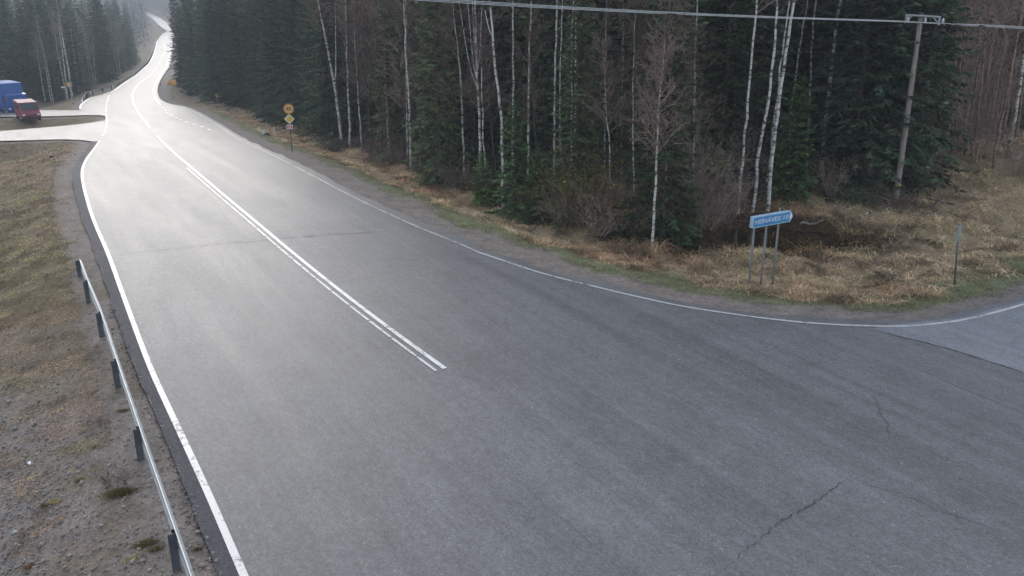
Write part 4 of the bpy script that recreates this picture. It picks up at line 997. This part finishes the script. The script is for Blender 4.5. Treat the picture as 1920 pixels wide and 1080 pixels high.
# speed limit and priority road signs
p, rz, rr = frame_at(541, 286); r = empty('traffic_sign', tuple(p), rz); tag(r, 'round orange 60 sign over a yellow diamond and small route plate on one grey pole', 'traffic sign')
k = px_m(p); x1, z1 = at_h(p, rr, 541.2, 204); x2, z2 = at_h(p, rr, 542.5, 223); x3, z3 = at_h(p, rr, 543, 237.8)
MB().tube([(x1, .05, -.4), (x1, .05, z1 + .33)], .033, 10).build('pole', M_galv_dark, r, True)
sp = flat('speed_sign', disc(10.2 / k), x1, z1, 0, .02, S_red, r); flat('face', disc(8.0 / k), x1, z1, .021, .026, S_or, sp)
lettering('lettering', '60', 9.6 / k, S_blk, sp, Matrix.Translation((x1, -.029, z1)) @ RX, .002, .006)
ds = flat('priority_sign', rect(14.6 / k, 14.6 / k, .03), x2, z2, 0, .02, S_blk, r, math.pi / 4); flat('face', rect(13.4 / k, 13.4 / k, .03), x2, z2, .021, .025, S_pal, ds, math.pi / 4)
flat('centre', rect(9.4 / k, 9.4 / k, .02), x2, z2, .026, .029, S_yel, ds, math.pi / 4)
rp = flat('route_plate', rect(11.5 / k, 8.0 / k, .02), x3, z3, 0, .02, S_wht, r); flat('face', rect(9.2 / k, 5.8 / k, .01), x3, z3, .021, .025, S_redp, rp)
lettering('lettering', '23', 6.2 / k, S_wht, rp, Matrix.Translation((x3, -.028, z3)) @ RX, .002, .004)

# blue direction sign on three posts
A0 = ground(1410, 538); C0 = ground(1451, 528); e = (C0 - A0)[:2]; Ls = float(np.linalg.norm(e)) * .84; _r = -math.radians(11); e = np.array([e[0] * math.cos(_r) - e[1] * math.sin(_r), e[0] * math.sin(_r) + e[1] * math.cos(_r)]); e /= np.linalg.norm(e)
rzs = math.atan2(e[1], e[0]); r = empty('direction_sign', tuple(A0), rzs); tag(r, 'blue box shaped direction sign reading HEINÄVESI 10 on three grey posts', 'direction sign')
def zs_(u, v, x):    # height above A0 where pixel ray meets the vertical line at x along the sign
    q = A0[:2] + e * x; return float(on_plane(u, v, math.hypot(*q))[2] - A0[2])
zt0, zb0 = zs_(1408, 406, -.3), zs_(1409, 427.5, -.3); zt1, zb1 = zs_(1471, 395, Ls + .3), zs_(1471, 415.5, Ls + .3)
hB = ((zt0 - zb0) + (zt1 - zb1)) / 2; zm = ((zt0 + zb0) + (zt1 + zb1)) / 4
for (x, uv) in ((0, (1410, 538)), (Ls * .5, (1430, 535)), (Ls, (1451, 528))):
    q = A0[:2] + e * x; zg = float(zt(*q)) - A0[2]
    top = zm + hB / 2 + .10 if x > Ls * .8 else zm
    MB().tube([(x, .14, zg - .4), (x, .14, top)], .034, 12).build('post', S_post, r, True)
    MB().box((x, .11, zm + .08), (.12, .03, .03)).build('clamp', M_galv_dark, r)
l, h2 = .27, hB / 2; xr = Ls + .30; tip = Ls + .42; xc_ = (xr - l) / 2
shape = [(-l, zm - h2), (xr, zm - h2), (tip, zm), (xr, zm + h2), (-l, zm + h2)]
bx_ = MB().prism(shape, -.09, .05, RX).build('board', S_lblue, r, bevel=.006); 
flat('blue_panel', [(-l + .03, zm - h2 + .035), (xr - .05, zm - h2 + .035), (xr - .05, zm + h2 - .035), (-l + .03, zm + h2 - .035)], 0, 0, .051, .055, S_blue, bx_)
flat('arrow_tip', [(xr - .02, zm - h2 + .045), (tip - .045, zm), (xr - .02, zm + h2 - .045)], 0, 0, .0515, .054, S_wht, bx_)
xd = -l + .765 * (xr + l)
flat('divider', rect(.014, hB - .09), xd, zm, .056, .058, S_lblue, bx_)
for txt, xx, wdt in (('HEINÄVESI', (-l + .06 + xd - .05) / 2, xd + l - .15), ('10', (xd + xr - .05) / 2 + .005, xr - .05 - xd - .11)):
    t = lettering('lettering', txt, hB * .58, plain('faded_lettering', (.50, .56, .60)), bx_, Matrix.Translation((0, 0, 0)), .002, .003)
    xs = [v.co.x for v in t.data.vertices]; f = wdt / (max(xs) - min(xs)); ys = [v.co.y for v in t.data.vertices]
    t.data.transform(Matrix.Translation((xx, -.060, zm)) @ RX @ Matrix.Diagonal((f, 1, 1, 1)) @ Matrix.Translation((-(max(xs) + min(xs)) / 2, -(hB * .22), 0)) if False else Matrix.Translation((xx, -.060, zm - (.0))) @ RX @ Matrix.Diagonal((f, 1, 1, 1)) @ Matrix.Translation((-(max(xs) + min(xs)) / 2, 0, 0)))

# standing water in the hollow behind the sign
th_ = np.linspace(0, 2 * math.pi, 64, endpoint=False); wl = float(zt(np.array(10.), np.array(33.))) + .17
rr_ = 1 + .25 * np.sin(3 * th_ + 1) + .15 * np.sin(5 * th_ + .4) + .08 * np.sin(11 * th_)
V_ = np.vstack([[[10, 33, wl]], np.stack([10 + 6.5 * rr_ * np.cos(th_), 33 + 2.6 * rr_ * np.sin(th_), np.full(64, wl)], 1)])
wm_, wnt_, wb_ = new_mat('ditch_water', (.022, .014, .007), .12, .5); bump(wnt_, wb_, noise(wnt_, objco(wnt_), 3, 3), .15, .02)
tag(obj_np('ditch_water', V_, np.array([(0, 1 + i, 1 + (i + 1) % 64) for i in range(64)]), wm_), 'dark brown standing water in the hollow behind the direction sign', kind='structure')

# narrow sign seen almost edge on at the right
p, rz, rr = frame_at(1792, 534); r = empty('traffic_sign', tuple(p), rz); tag(r, 'thin grey post with a pale plate turned edge on in the dry grass', 'traffic sign')
x1, z1 = at_h(p, rr, 1796.5, 420); k = px_m(p)
MB().tube([(0, 0, -.4), (x1 * .9, 0, z1)], .028, 10).build('pole', M_galv_dark, r, True)
q_ = MB(); q_.prism(rect(.26, 33 / k), 0, .02, Matrix.Translation((x1 + .06, 0, z1 - 18 / k)) @ Matrix.Rotation(math.radians(66), 4, 'Z') @ RX); q_.build('plate', S_green, r)
MB().box((x1 + .02, -.02, z1 - .14), (.06, .08, .03)).build('clamp', M_galv_dark, r)
# far signs
def small_sign(base, boards, name, lab, cat_='traffic sign', pole=(.04), poles=None):
    p, rz, rr = frame_at(*base); r = empty(name, tuple(p), rz); tag(r, lab, cat_); k = px_m(p)
    for pu in (poles or [(base[0], boards[0][1])]):
        x, z = at_h(p, rr, *pu); xb = at_h(p, rr, pu[0] + 0, base[1])[0]; MB().tube([(x, .05, -.4), (x, .05, z)], pole, 8).build('pole', M_galv, r, True)
    for (u, v, w_, h_, mat, shp) in boards:
        x, z = at_h(p, rr, u, v); poly = disc(w_ / 2 / k) if shp == 'o' else rect(w_ / k, h_ / k, .05)
        pf = flat('sign_plate', poly, x, z, 0, .03, S_red if shp == 'o' else S_blk, r)
        poly = disc(w_ * .4 / k) if shp == 'o' else rect((w_ - .8) / k, (h_ - .8) / k, .04); flat('face', poly, x, z, .031, .036, mat, pf)
    return r, p, rr, k
r, p, rr, k = small_sign((409, 194), [(409.5, 179, 11, 5.5, S_yel, 'r')], 'direction_sign', 'small yellow direction sign at the foot of the spruces beside the far road', 'direction sign', poles=[(406.5, 180)])
x, z = at_h(p, rr, 410, 179); flat('arrow', [(-3.2 / k, -.5 / k), (1.2 / k, -.5 / k), (1.2 / k, -1.4 / k), (3.4 / k, 0), (1.2 / k, 1.4 / k), (1.2 / k, .5 / k), (-3.2 / k, .5 / k)], x, z, .037, .04, S_blk, r)
small_sign((321, 187), [(323.5, 152, 13, 6.5, S_or, 'r'), (317.5, 157, 6, 5, plain('sign_orange_red', (.7, .22, .12)), 'o'), (326, 157, 10, 4.5, S_yel, 'r')], 'traffic_sign', 'cluster of orange and yellow signs on a post right of the far bend', poles=[(320.5, 155)])
small_sign((134, 187), [(129.5, 158.5, 11, 11, S_or, 'o')], 'traffic_sign', 'round orange sign on a grey pole beside the side road entry', poles=[(130, 160)])
small_sign((128, 188), [(118.5, 163.5, 8, 4, S_pal, 'r')], 'traffic_sign', 'small pale plate on a thin pole left of the round orange sign', poles=[(121, 164)])
small_sign((268, 32), [(263.5, 22.5, 5.5, 4.5, S_wht, 'r')], 'traffic_sign', 'tiny white sign at the far end of the road on the hill', pole=.09, poles=[(263, 24)])
def marker(base, top, lab):
    p, rz, rr = frame_at(*base); x, z = at_h(p, rr, *top); r = empty('marker_post', tuple(p), rz); tag(r, lab, 'marker post', 'reflector posts of the far bend')
    MB().tube([(0, 0, -.3), (x, 0, z)], .06, 8).build('post', S_wht, r, True); MB().tube([(x * .95, 0, z - .28), (x, 0, z + .02)], .075, 8).build('black_band', S_blk, r, True)
marker((311, 140), (311.5, 133), 'dark topped reflector post at the right of the upper bend'); marker((301, 165), (300.5, 157), 'reflector post on the right of the far bend near the orange sign cluster')

# ------------------------------------------------------------------ utility pole and wires
p, rz, rr = frame_at(1679, 378); r = empty('utility_pole', tuple(p), rz); tag(r, 'weathered wooden utility pole with a steel crossarm and yellow band', 'utility pole')
k = px_m(p); xt, ztp = at_h(p, rr, 1727, 27); xb = 0
def pl(f): return Vector((xt * f, 0, ztp * f))
MB().tube([pl(-.06), pl(0), pl(.3), pl(.6), pl(.85), pl(1)], [.14, .135, .125, .112, .10, .093], 16).build('pole', M_polewood, r, True)
MB().tube([pl(1), pl(1) + Vector((0, 0, .08))], [.115, .03], 12).build('cap', M_galv_dark, r, True)
xy_, zy = at_h(p, rr, 1681, 347); f = zy / ztp; MB().tube([pl(f - .004), pl(f + .004)], .137, 16).build('yellow_band', plain('band_yellow', (.62, .50, .10)), r, True)
xl, zl_ = at_h(p, rr, 1698, 28); xr2, zr2 = at_h(p, rr, 1764, 32); ca = MB()
ca.tube([(xl, -.13, zl_), (xr2, -.13, zr2)], .045, 6)
for xx, zz, sg in ((xl + .04, zl_, 1), (xr2 - .04, zr2, -1)): ca.tube([(xx, -.13, zz + .03), (xx, -.13, zz - .33)], .05, 6); ca.tube([(xx, -.13, zz - .26), (xx + sg * .24, -.13, zz - .02)], .03, 6)
ca.build('crossarm', M_galv, r)
MB().tube([pl(.955) + Vector((0, -.1, 0)), pl(.90) + Vector((-.5, .1, -.05))], .015, 6).build('stay', M_galv_dark, r)
ins = []
for (u, v) in ((1703, 36.5), (1735, 38), (1768, 39.5)):
    x, z = at_h(p, rr, u, v); mb = MB()
    for j in range(3): mb.tube([(x, -.16, z - .06 + j * .05), (x, -.16, z - .03 + j * .05)], [.065, .045], 12)
    mb.tube([(x, -.16, z - .08), (x, -.16, z + .12)], .02, 8)
    mb.build('insulator', plain('insulator_porcelain', (.62, .66, .66), .2), r, True); ins.append((x, z - .08))
a_ = math.atan2(p[0], p[1]); right = np.array([math.cos(a_), -math.sin(a_)])
for i, (x, z) in enumerate(ins):
    w0 = np.array([p[0] + right[0] * x, p[1] + right[1] * x, p[2] + z]); dz0 = p[2] + z - 7.7; pts = []
    for kk in np.linspace(-48, 60, 70):
        L = -kk; dx, dy = (-.93, -.36)
        zz = 7.66 + (.0194 * L + .00093 * L * L if L > 0 else -.062 * kk + .0010 * kk * kk)
        bl = math.exp(-abs(kk) / 1.5); pts.append((w0[0] + dx * L, w0[1] + dy * L, zz + dz0 * bl + (i - 1) * .008 * (1 - bl)))
    o = MB().tube(pts, .012, 6).build('power_line', metal('aluminium_wire', (.55, .56, .56), .45, .6) if i == 0 else bpy.data.materials['aluminium_wire'], None, True)
    tag(o, 'thin grey wire crossing the top of the forest to the utility pole', 'power line', 'wires of the utility line')

# ------------------------------------------------------------------ buildings and vehicles beyond the side road
def house():
    c = ground(-75, 208); rz = -math.atan2(c[0], c[1]) + .35; r = empty('house', tuple(c), rz); tag(r, 'two storey house with mauve grey walls and red roof at the left edge', 'house')
    W_, Dp, Hh, ov = 9.0, 8.0, 6.2, .5; wm = plain('house_wall', (.16, .13, .16), .8); rm = plain('red_roof_tiles', (.30, .06, .045), .6); wt = plain('house_trim', (.6, .6, .58)); gl = new_mat('window_glass', (.03, .04, .05), .12, .7)[0]
    MB().prism([(-W_ / 2, -.8), (W_ / 2, -.8), (W_ / 2, Hh), (0, Hh + 2.6), (-W_ / 2, Hh)], -Dp, 0, RX).build('wall', wm, r)
    for s in (-1, 1):
        L = math.hypot(W_ / 2 + ov, 2.6 * (W_ / 2 + ov) / (W_ / 2)); mb = MB(); an = math.atan2(2.6, W_ / 2) * s
        mb.box((s * (W_ / 4 + ov / 2), Dp / 2, Hh + 1.3 - .2 + .12), (L, Dp + 2 * ov, .12), ry=an)
        for j in range(18): mb.box((s * (W_ / 4 + ov / 2), -ov + .25 + j * .5, Hh + 1.3 - .02 + .09), (L, .07, .06), ry=an)
        mb.build('roof', rm, r)
    ch = MB().box((2.6, 3, Hh + 2.6), (.7, .7, 1.8)).build('chimney', plain('chimney_render', (.3, .3, .3)), r)
    MB().tube([(2.6, 3, Hh + 3.3), (2.6, 3, Hh + 4.6)], .14, 12).build('flue', M_galv, ch, True)
    for x in (-2.6, 0, 2.8):
        for z in (1.6, 4.4):
            fr = MB(); 
            for (cx_, cz, sx, sz) in ((x, z + .65, 1.3, .1), (x, z - .65, 1.3, .1), (x - .6, z, .1, 1.2), (x + .6, z, .1, 1.2), (x, z, .06, 1.2)): fr.box((cx_, -.03, cz), (sx, .08, sz))
            w2 = fr.build('window', wt, r); MB().box((x, -.012, z), (1.1, .02, 1.2)).build('pane', gl, w2)
house()
def vehicle(name, loc, rz, prof, width, body, label, cat_, glass, wheels, lights, box=None, rw=.33):
    r = empty(name, loc, rz); tag(r, label, cat_); b = MB().prism(prof, -width / 2, width / 2, RX).build('body', body, r, bevel=.06)
    gl = bpy.data.materials['window_glass']
    for poly in glass:
        for s in (-1, 1): MB().prism(poly, s * (width / 2 + .004) - .004, s * (width / 2 + .004) + .004, RX).build('side_window', gl, r)
    for (x0, z0, x1_, z1_) in wheels[1]:          # windscreen and rear window as slabs set on the sloping faces
        d = Vector((x1_ - x0, 0, z1_ - z0)); L = d.length; an = math.atan2(d.z, d.x); n_ = Vector((-math.sin(an), 0, math.cos(an))); mid = Vector(((x0 + x1_) / 2, 0, (z0 + z1_) / 2))
        M_ = Matrix.Translation(mid) @ Matrix.Rotation(-an, 4, 'Y'); mb = MB(); mb.box((0, 0, 0), (L * .86, width * .84, .02)); mb.build('windscreen', gl, r, M=M_)
    for x in wheels[0]:
        for s in (-1, 1):
            t = MB().tube([(x, s * (width / 2 - .22), rw), (x, s * (width / 2 + .02), rw)], rw, 20).build('wheel', plain('tyre_rubber', (.02, .02, .02), .8), r, True)
            MB().tube([(x, s * (width / 2 - .05), rw), (x, s * (width / 2 + .03), rw)], rw * .58, 14).build('rim', M_galv, t, True)
    for (x, z, mat) in lights:
        for s in (-1, 1): MB().box((x, s * (width / 2 - .22), z), (.05, .26, .16)).build('headlight' if x > 0 else 'tail_light', mat, r)
    xs = [q[0] for q in prof]
    for xe, nm in ((max(xs), 'front_bumper'), (min(xs), 'rear_bumper')): MB().box((xe, 0, .5), (.12, width * .96, .2)).build(nm, plain('bumper_black', (.03, .03, .03), .7), r, bevel=.02)
    return r
lw = plain('lamp_glass', (.75, .75, .72), .15); lr = plain('tail_lamp_red', (.45, .02, .02), .25)
c = ground(22, 213); f_ = -math.atan2(c[0], c[1]) - math.pi / 2
t_ = vehicle('box_truck', tuple(c), f_ + .25, [(-3.2, .55), (3.3, .55), (3.35, 1.3), (3.2, 2.5), (1.6, 2.6), (1.6, .9), (-3.2, .9)], 2.3, plain('truck_cab_blue', (.03, .09, .30), .3), 'blue box truck standing beyond the side road beside the house', 'truck',
             [[(2.2, 1.6), (3.05, 1.6), (2.95, 2.3), (2.2, 2.3)]], ([2.5, -2.2], [(3.30, 1.5, 3.2, 2.35)]), [(3.34, .9, lw), (-3.22, .8, lr)], rw=.45)
MB().box((-.85, 0, 2.35), (4.7, 2.45, 2.7)).build('cargo_box', plain('cargo_box_blue', (.05, .13, .34), .7), t_, bevel=.03)
c = ground(54, 224)
vehicle('parked_van', tuple(c), f_ + .12, [(-2.3, .3), (2.3, .3), (2.35, .85), (1.9, 1.15), (1.2, 1.95), (-2.25, 2.0), (-2.35, 1.0)], 1.85, plain('van_dark_red', (.20, .035, .06), .6), 'dark red van with pale rear standing at the left side road', 'van',
        [[(.6, 1.2), (1.45, 1.2), (1.05, 1.75), (.6, 1.75)], [(-2.0, 1.2), (.4, 1.2), (.4, 1.75), (-2.0, 1.75)]], ([1.45, -1.5], [(1.93, 1.17, 1.22, 1.95)]), [(2.33, .75, lw), (-2.36, 1.1, lr)])

# ------------------------------------------------------------------ small things on the verges
def log(u, v, u2, v2, rad_, label, mat=None, name='fallen_log'):
    a, b = ground(u, v), ground(u2, v2); n = 9; pts = []
    for i in range(n):
        q = a + (b - a) * i / (n - 1); q = q.copy(); q[2] = float(zt(q[0], q[1])) + rad_ * .6 + .015 * math.sin(i * 1.7); pts.append(tuple(q - a))
    r = empty(name, tuple(a)); tag(r, label, 'log'); MB().tube(pts, [rad_ * (1 - .05 * i) for i in range(n)], 8).build('trunk', mat or M_bark, r, True)
    mb = MB()
    for i in (2, 4, 5, 7): MB().tube([pts[i], tuple(Vector(pts[i]) + Vector((R_.uniform(-.3, .3), R_.uniform(-.3, .3), R_.uniform(.15, .5))))], [rad_ * .3, rad_ * .08], 5).build('branch_stub', mat or M_bark, r, True)
log(1622, 404, 1676, 389, .06, 'pale fallen birch stem lying in the brush left of the utility pole foot', M_birch)
log(1560, 388, 1606, 386, .05, 'thin grey fallen stem in the wet hollow behind the direction sign', M_polewood)
log(1500, 420, 1545, 414, .05, 'short bleached stem at the edge of the brown hollow', M_polewood)
log(1655, 463, 1700, 462, .045, 'thin bleached branch lying in the dry grass below the utility pole', M_polewood)
log(1700, 372, 1790, 385, .06, 'dark fallen stem across the slope right of the utility pole')
log(760, 318, 800, 326, .07, 'dark fallen stem at the forest edge under the bright green spruce')
# brushwood heap by the forest edge
def heap(u, v, label, seed, n=26, size=1.0, green=True):
    p = ground(u, v); g = np.random.default_rng(seed); r = empty('brush_heap', tuple(p)); tag(r, label, 'brush heap')
    S = g.normal(0, .5, (n, 3)) * size; S[:, 2] = abs(S[:, 2]) * .3; Dd = g.normal(0, 1, (n, 3)); Dd[:, 2] = abs(Dd[:, 2]) * .35
    V, Q, Cc = merge(twig_set(g, S, Dd, g.uniform(.6, 1.4, n) * size, 4, TW_BROWN, .02)); link(bpy.data.objects.new('branches', mesh_np('branches', V, Q, M_twig, colors=Cc)), r)
    if green:
        m = 2200; c = g.normal(0, .55, (m, 3)) * size; c[:, 2] = abs(c[:, 2]) * .55; d = g.normal(0, 1, (m, 3)); d /= np.linalg.norm(d, axis=1)[:, None]; s = np.cross(d, g.normal(0, 1, (m, 3))); s /= np.linalg.norm(s, axis=1)[:, None]
        L = g.uniform(.1, .3, (m, 1)); V = np.stack([c, c + d * L * .5 + s * .025, c + d * L, c + d * L * .5 - s * .025], 1).reshape(-1, 3)
        link(bpy.data.objects.new('needles', mesh_np('needles', V, np.arange(len(V)).reshape(-1, 4), M_needle, colors=np.array([.07, .095, .05]) * g.uniform(.5, 1.5, (m, 1)))), r)
heap(636, 282, 'dark green heap of cut brushwood at the foot of the first birches', 901, size=1.1)
heap(700, 305, 'brown heap of bare branches between the first birches', 902, green=False)
heap(560, 252, 'small grey heap of branches beside the speed sign', 903, size=.7, green=False)
heap(1700, 395, 'tangle of dead branches around the utility pole foot', 904, size=.9, green=False)
heap(1600, 372, 'dark tangle of branches under the spruces left of the utility pole', 905, size=.8)
# culvert mouth in the ditch
p, rz, rr = frame_at(500, 254); r = empty('culvert_pipe', (p[0], p[1], p[2] - .12), rz + .15); tag(r, 'concrete culvert pipe mouth with a white marker stake in the ditch', 'culvert')
n = 24; mb = MB(); rings = []
for (y, ra) in ((-.1, .22), (-.1, .28), (1.6, .28), (1.6, .22)): rings.append([(ra * math.cos(2 * math.pi * i / n), y, .1 + ra * math.sin(2 * math.pi * i / n)) for i in range(n)])
mb.add([v for q in rings for v in q], [(a * n + i, a * n + (i + 1) % n, b * n + (i + 1) % n, b * n + i) for a, b in ((0, 1), (1, 2), (2, 3), (3, 0)) for i in range(n)]); mb.build('pipe', plain('culvert_concrete', (.16, .155, .15), .9), r)
MB().tube([(.7, 0, -.3), (.62, 0, .75)], .035, 8).build('stake', S_wht, r, True)
def rock(u, v, sz, label, seed, col=(.20, .18, .17), name='boulder_or_hole', cat_='stone'):
    import bmesh as _b
    p = ground(u, v); bm = _b.new(); _b.ops.create_icosphere(bm, subdivisions=3, radius=1); g = random.Random(seed); ph = [g.uniform(0, 6) for _ in range(6)]
    for vv in bm.verts:
        c = vv.co; f = 1 + .14 * math.sin(3 * c.x + ph[0]) * math.cos(2.5 * c.y + ph[1]) + .1 * math.sin(5 * c.z + ph[2] + 2 * c.x) + .05 * math.sin(9 * c.y + ph[3]) + .04 * math.sin(11 * c.x + ph[4]); vv.co = Vector((c.x * sz[0], c.y * sz[1], c.z * sz[2])) * f
    me = bpy.data.meshes.new(name); bm.to_mesh(me); bm.free(); me.materials.append(plain('stone_%d' % int(col[0] * 100), col, .9, .3)); o = link(bpy.data.objects.new(name, me)); o.location = (p[0], p[1], p[2] + sz[2] * .35); o.rotation_euler = (0, 0, g.uniform(0, 6)); tag(o, label, cat_)
rock(56, 869, (.035, .07, .02), 'crumpled white scrap of litter on the gravel bank', 1, (.75, .75, .75), 'litter', 'litter')
rock(28, 999, (.045, .04, .03), 'pale greenish stone on the gravel bank at the bottom left', 2, (.38, .44, .40), 'stone')
rock(152, 872, (.06, .08, .04), 'flat grey stone on the gravel bank beside the dry weed', 3, (.14, .14, .15), 'stone')
rock(1020, 412, (.16, .14, .14), 'pale round stone at the forest edge', 4, (.42, .42, .40))
rock(97, 295, (.16, .13, .09), 'dark lump standing in for the dark hole at the head of the left ditch', 5, (.06, .055, .05))  # no stone here: a small dark lump added to stand for a dark hole
# dry weeds and moss tufts on the gravel
def tuft(u, v, h, spread, label, seed, col, n=500, name='grass_tuft', group=None):
    p = ground(u, v); g = np.random.default_rng(seed); c = np.stack([g.normal(0, spread, n), g.normal(0, spread * .55, n), np.zeros(n)], 1); d = g.normal(0, 1, (n, 3)); d[:, 2] = abs(d[:, 2]) + .25; d[:, :2] += c[:, :2] * 3; d /= np.linalg.norm(d, axis=1)[:, None]
    s = np.cross(d, np.array([0, 0, 1.])); s /= np.linalg.norm(s, axis=1)[:, None] + 1e-9; L = g.uniform(.4, 1, (n, 1)) * h; a = .35 if name == 'grass_tuft' else 0
    c = c @ np.array([[math.cos(a), math.sin(a), 0], [-math.sin(a), math.cos(a), 0], [0, 0, 1]])
    V = np.stack([c - s * .004, c + s * .004, c + d * L, c + d * L * .98], 1).reshape(-1, 3); o = link(bpy.data.objects.new(name, mesh_np(name, V, np.arange(len(V)).reshape(-1, 4), M_grass, colors=np.array(col) * g.uniform(.5, 1.5, (n, 1))))); o.location = tuple(p); tag(o, label, 'grass tuft', group)
tuft(228, 925, .10, .15, 'largest olive grass tuft on the gravel behind the guardrail', 1, (.20, .17, .07), 1500)
tuft(110, 940, .07, .08, 'pale tuft of dry grass low on the gravel bank', 2, (.26, .21, .10)); tuft(275, 1020, .08, .10, 'wide dry tuft left of the nearest guardrail post', 3, (.24, .19, .09), 900)
tuft(292, 1030, .07, .06, 'olive tuft beside the nearest guardrail post', 4, (.20, .17, .08), 600); tuft(85, 948, .06, .05, 'little dry tuft on the gravel left of the pale tuft', 5, (.26, .20, .11)); tuft(232, 770, .06, .07, 'small tuft by the guardrail between its middle posts', 6, (.22, .18, .08))
tuft(372, 1030, .05, .045, 'small brown tuft between the guardrail and the asphalt', 7, (.25, .15, .08), 300); tuft(150, 900, .06, .05, 'small pale tuft on the gravel by the flat grey stone', 8, (.25, .20, .10)); tuft(180, 838, .05, .05, 'low tuft on the gravel behind the second nearest post', 9, (.22, .18, .09))
tuft(60, 1063, .06, .07, 'reddish dry tuft at the bottom left corner', 10, (.26, .17, .09), 1100)
sh_ = shrub(ground(214, 908), 950, .28, 1.1, 'dead weed with dark bare stalks on the gravel bank', None, (.05, .04, .03), None, 'dry_weed', 14, .004)

# ------------------------------------------------------------------ damp air
mb = MB(); mb.box((0, 1300, 60), (4400, 3700, 200)); hz = mb.build('haze', None, None) if False else None
me = bpy.data.meshes.new('haze'); B_ = MB().box((0, 0, 42), (2700, 2700, 150)); me.from_pydata(B_.V, [], B_.F); me.update()
hm = bpy.data.materials.new('haze'); hm.use_nodes = True; hn = hm.node_tree; hn.nodes.clear(); pv = hn.nodes.new('ShaderNodeVolumePrincipled'); pv.inputs['Color'].default_value = (.82, .91, 1, 1); pv.inputs['Density'].default_value = .0006; pv.inputs['Anisotropy'].default_value = .1
ho = hn.nodes.new('ShaderNodeOutputMaterial'); hn.links.new(pv.outputs[0], ho.inputs['Volume']); me.materials.append(hm); hz = link(bpy.data.objects.new('haze', me)); tag(hz, 'thin damp haze filling the valley', kind='stuff')
C.cycles.volume_step_rate = 5; C.cycles.volume_max_steps = 64
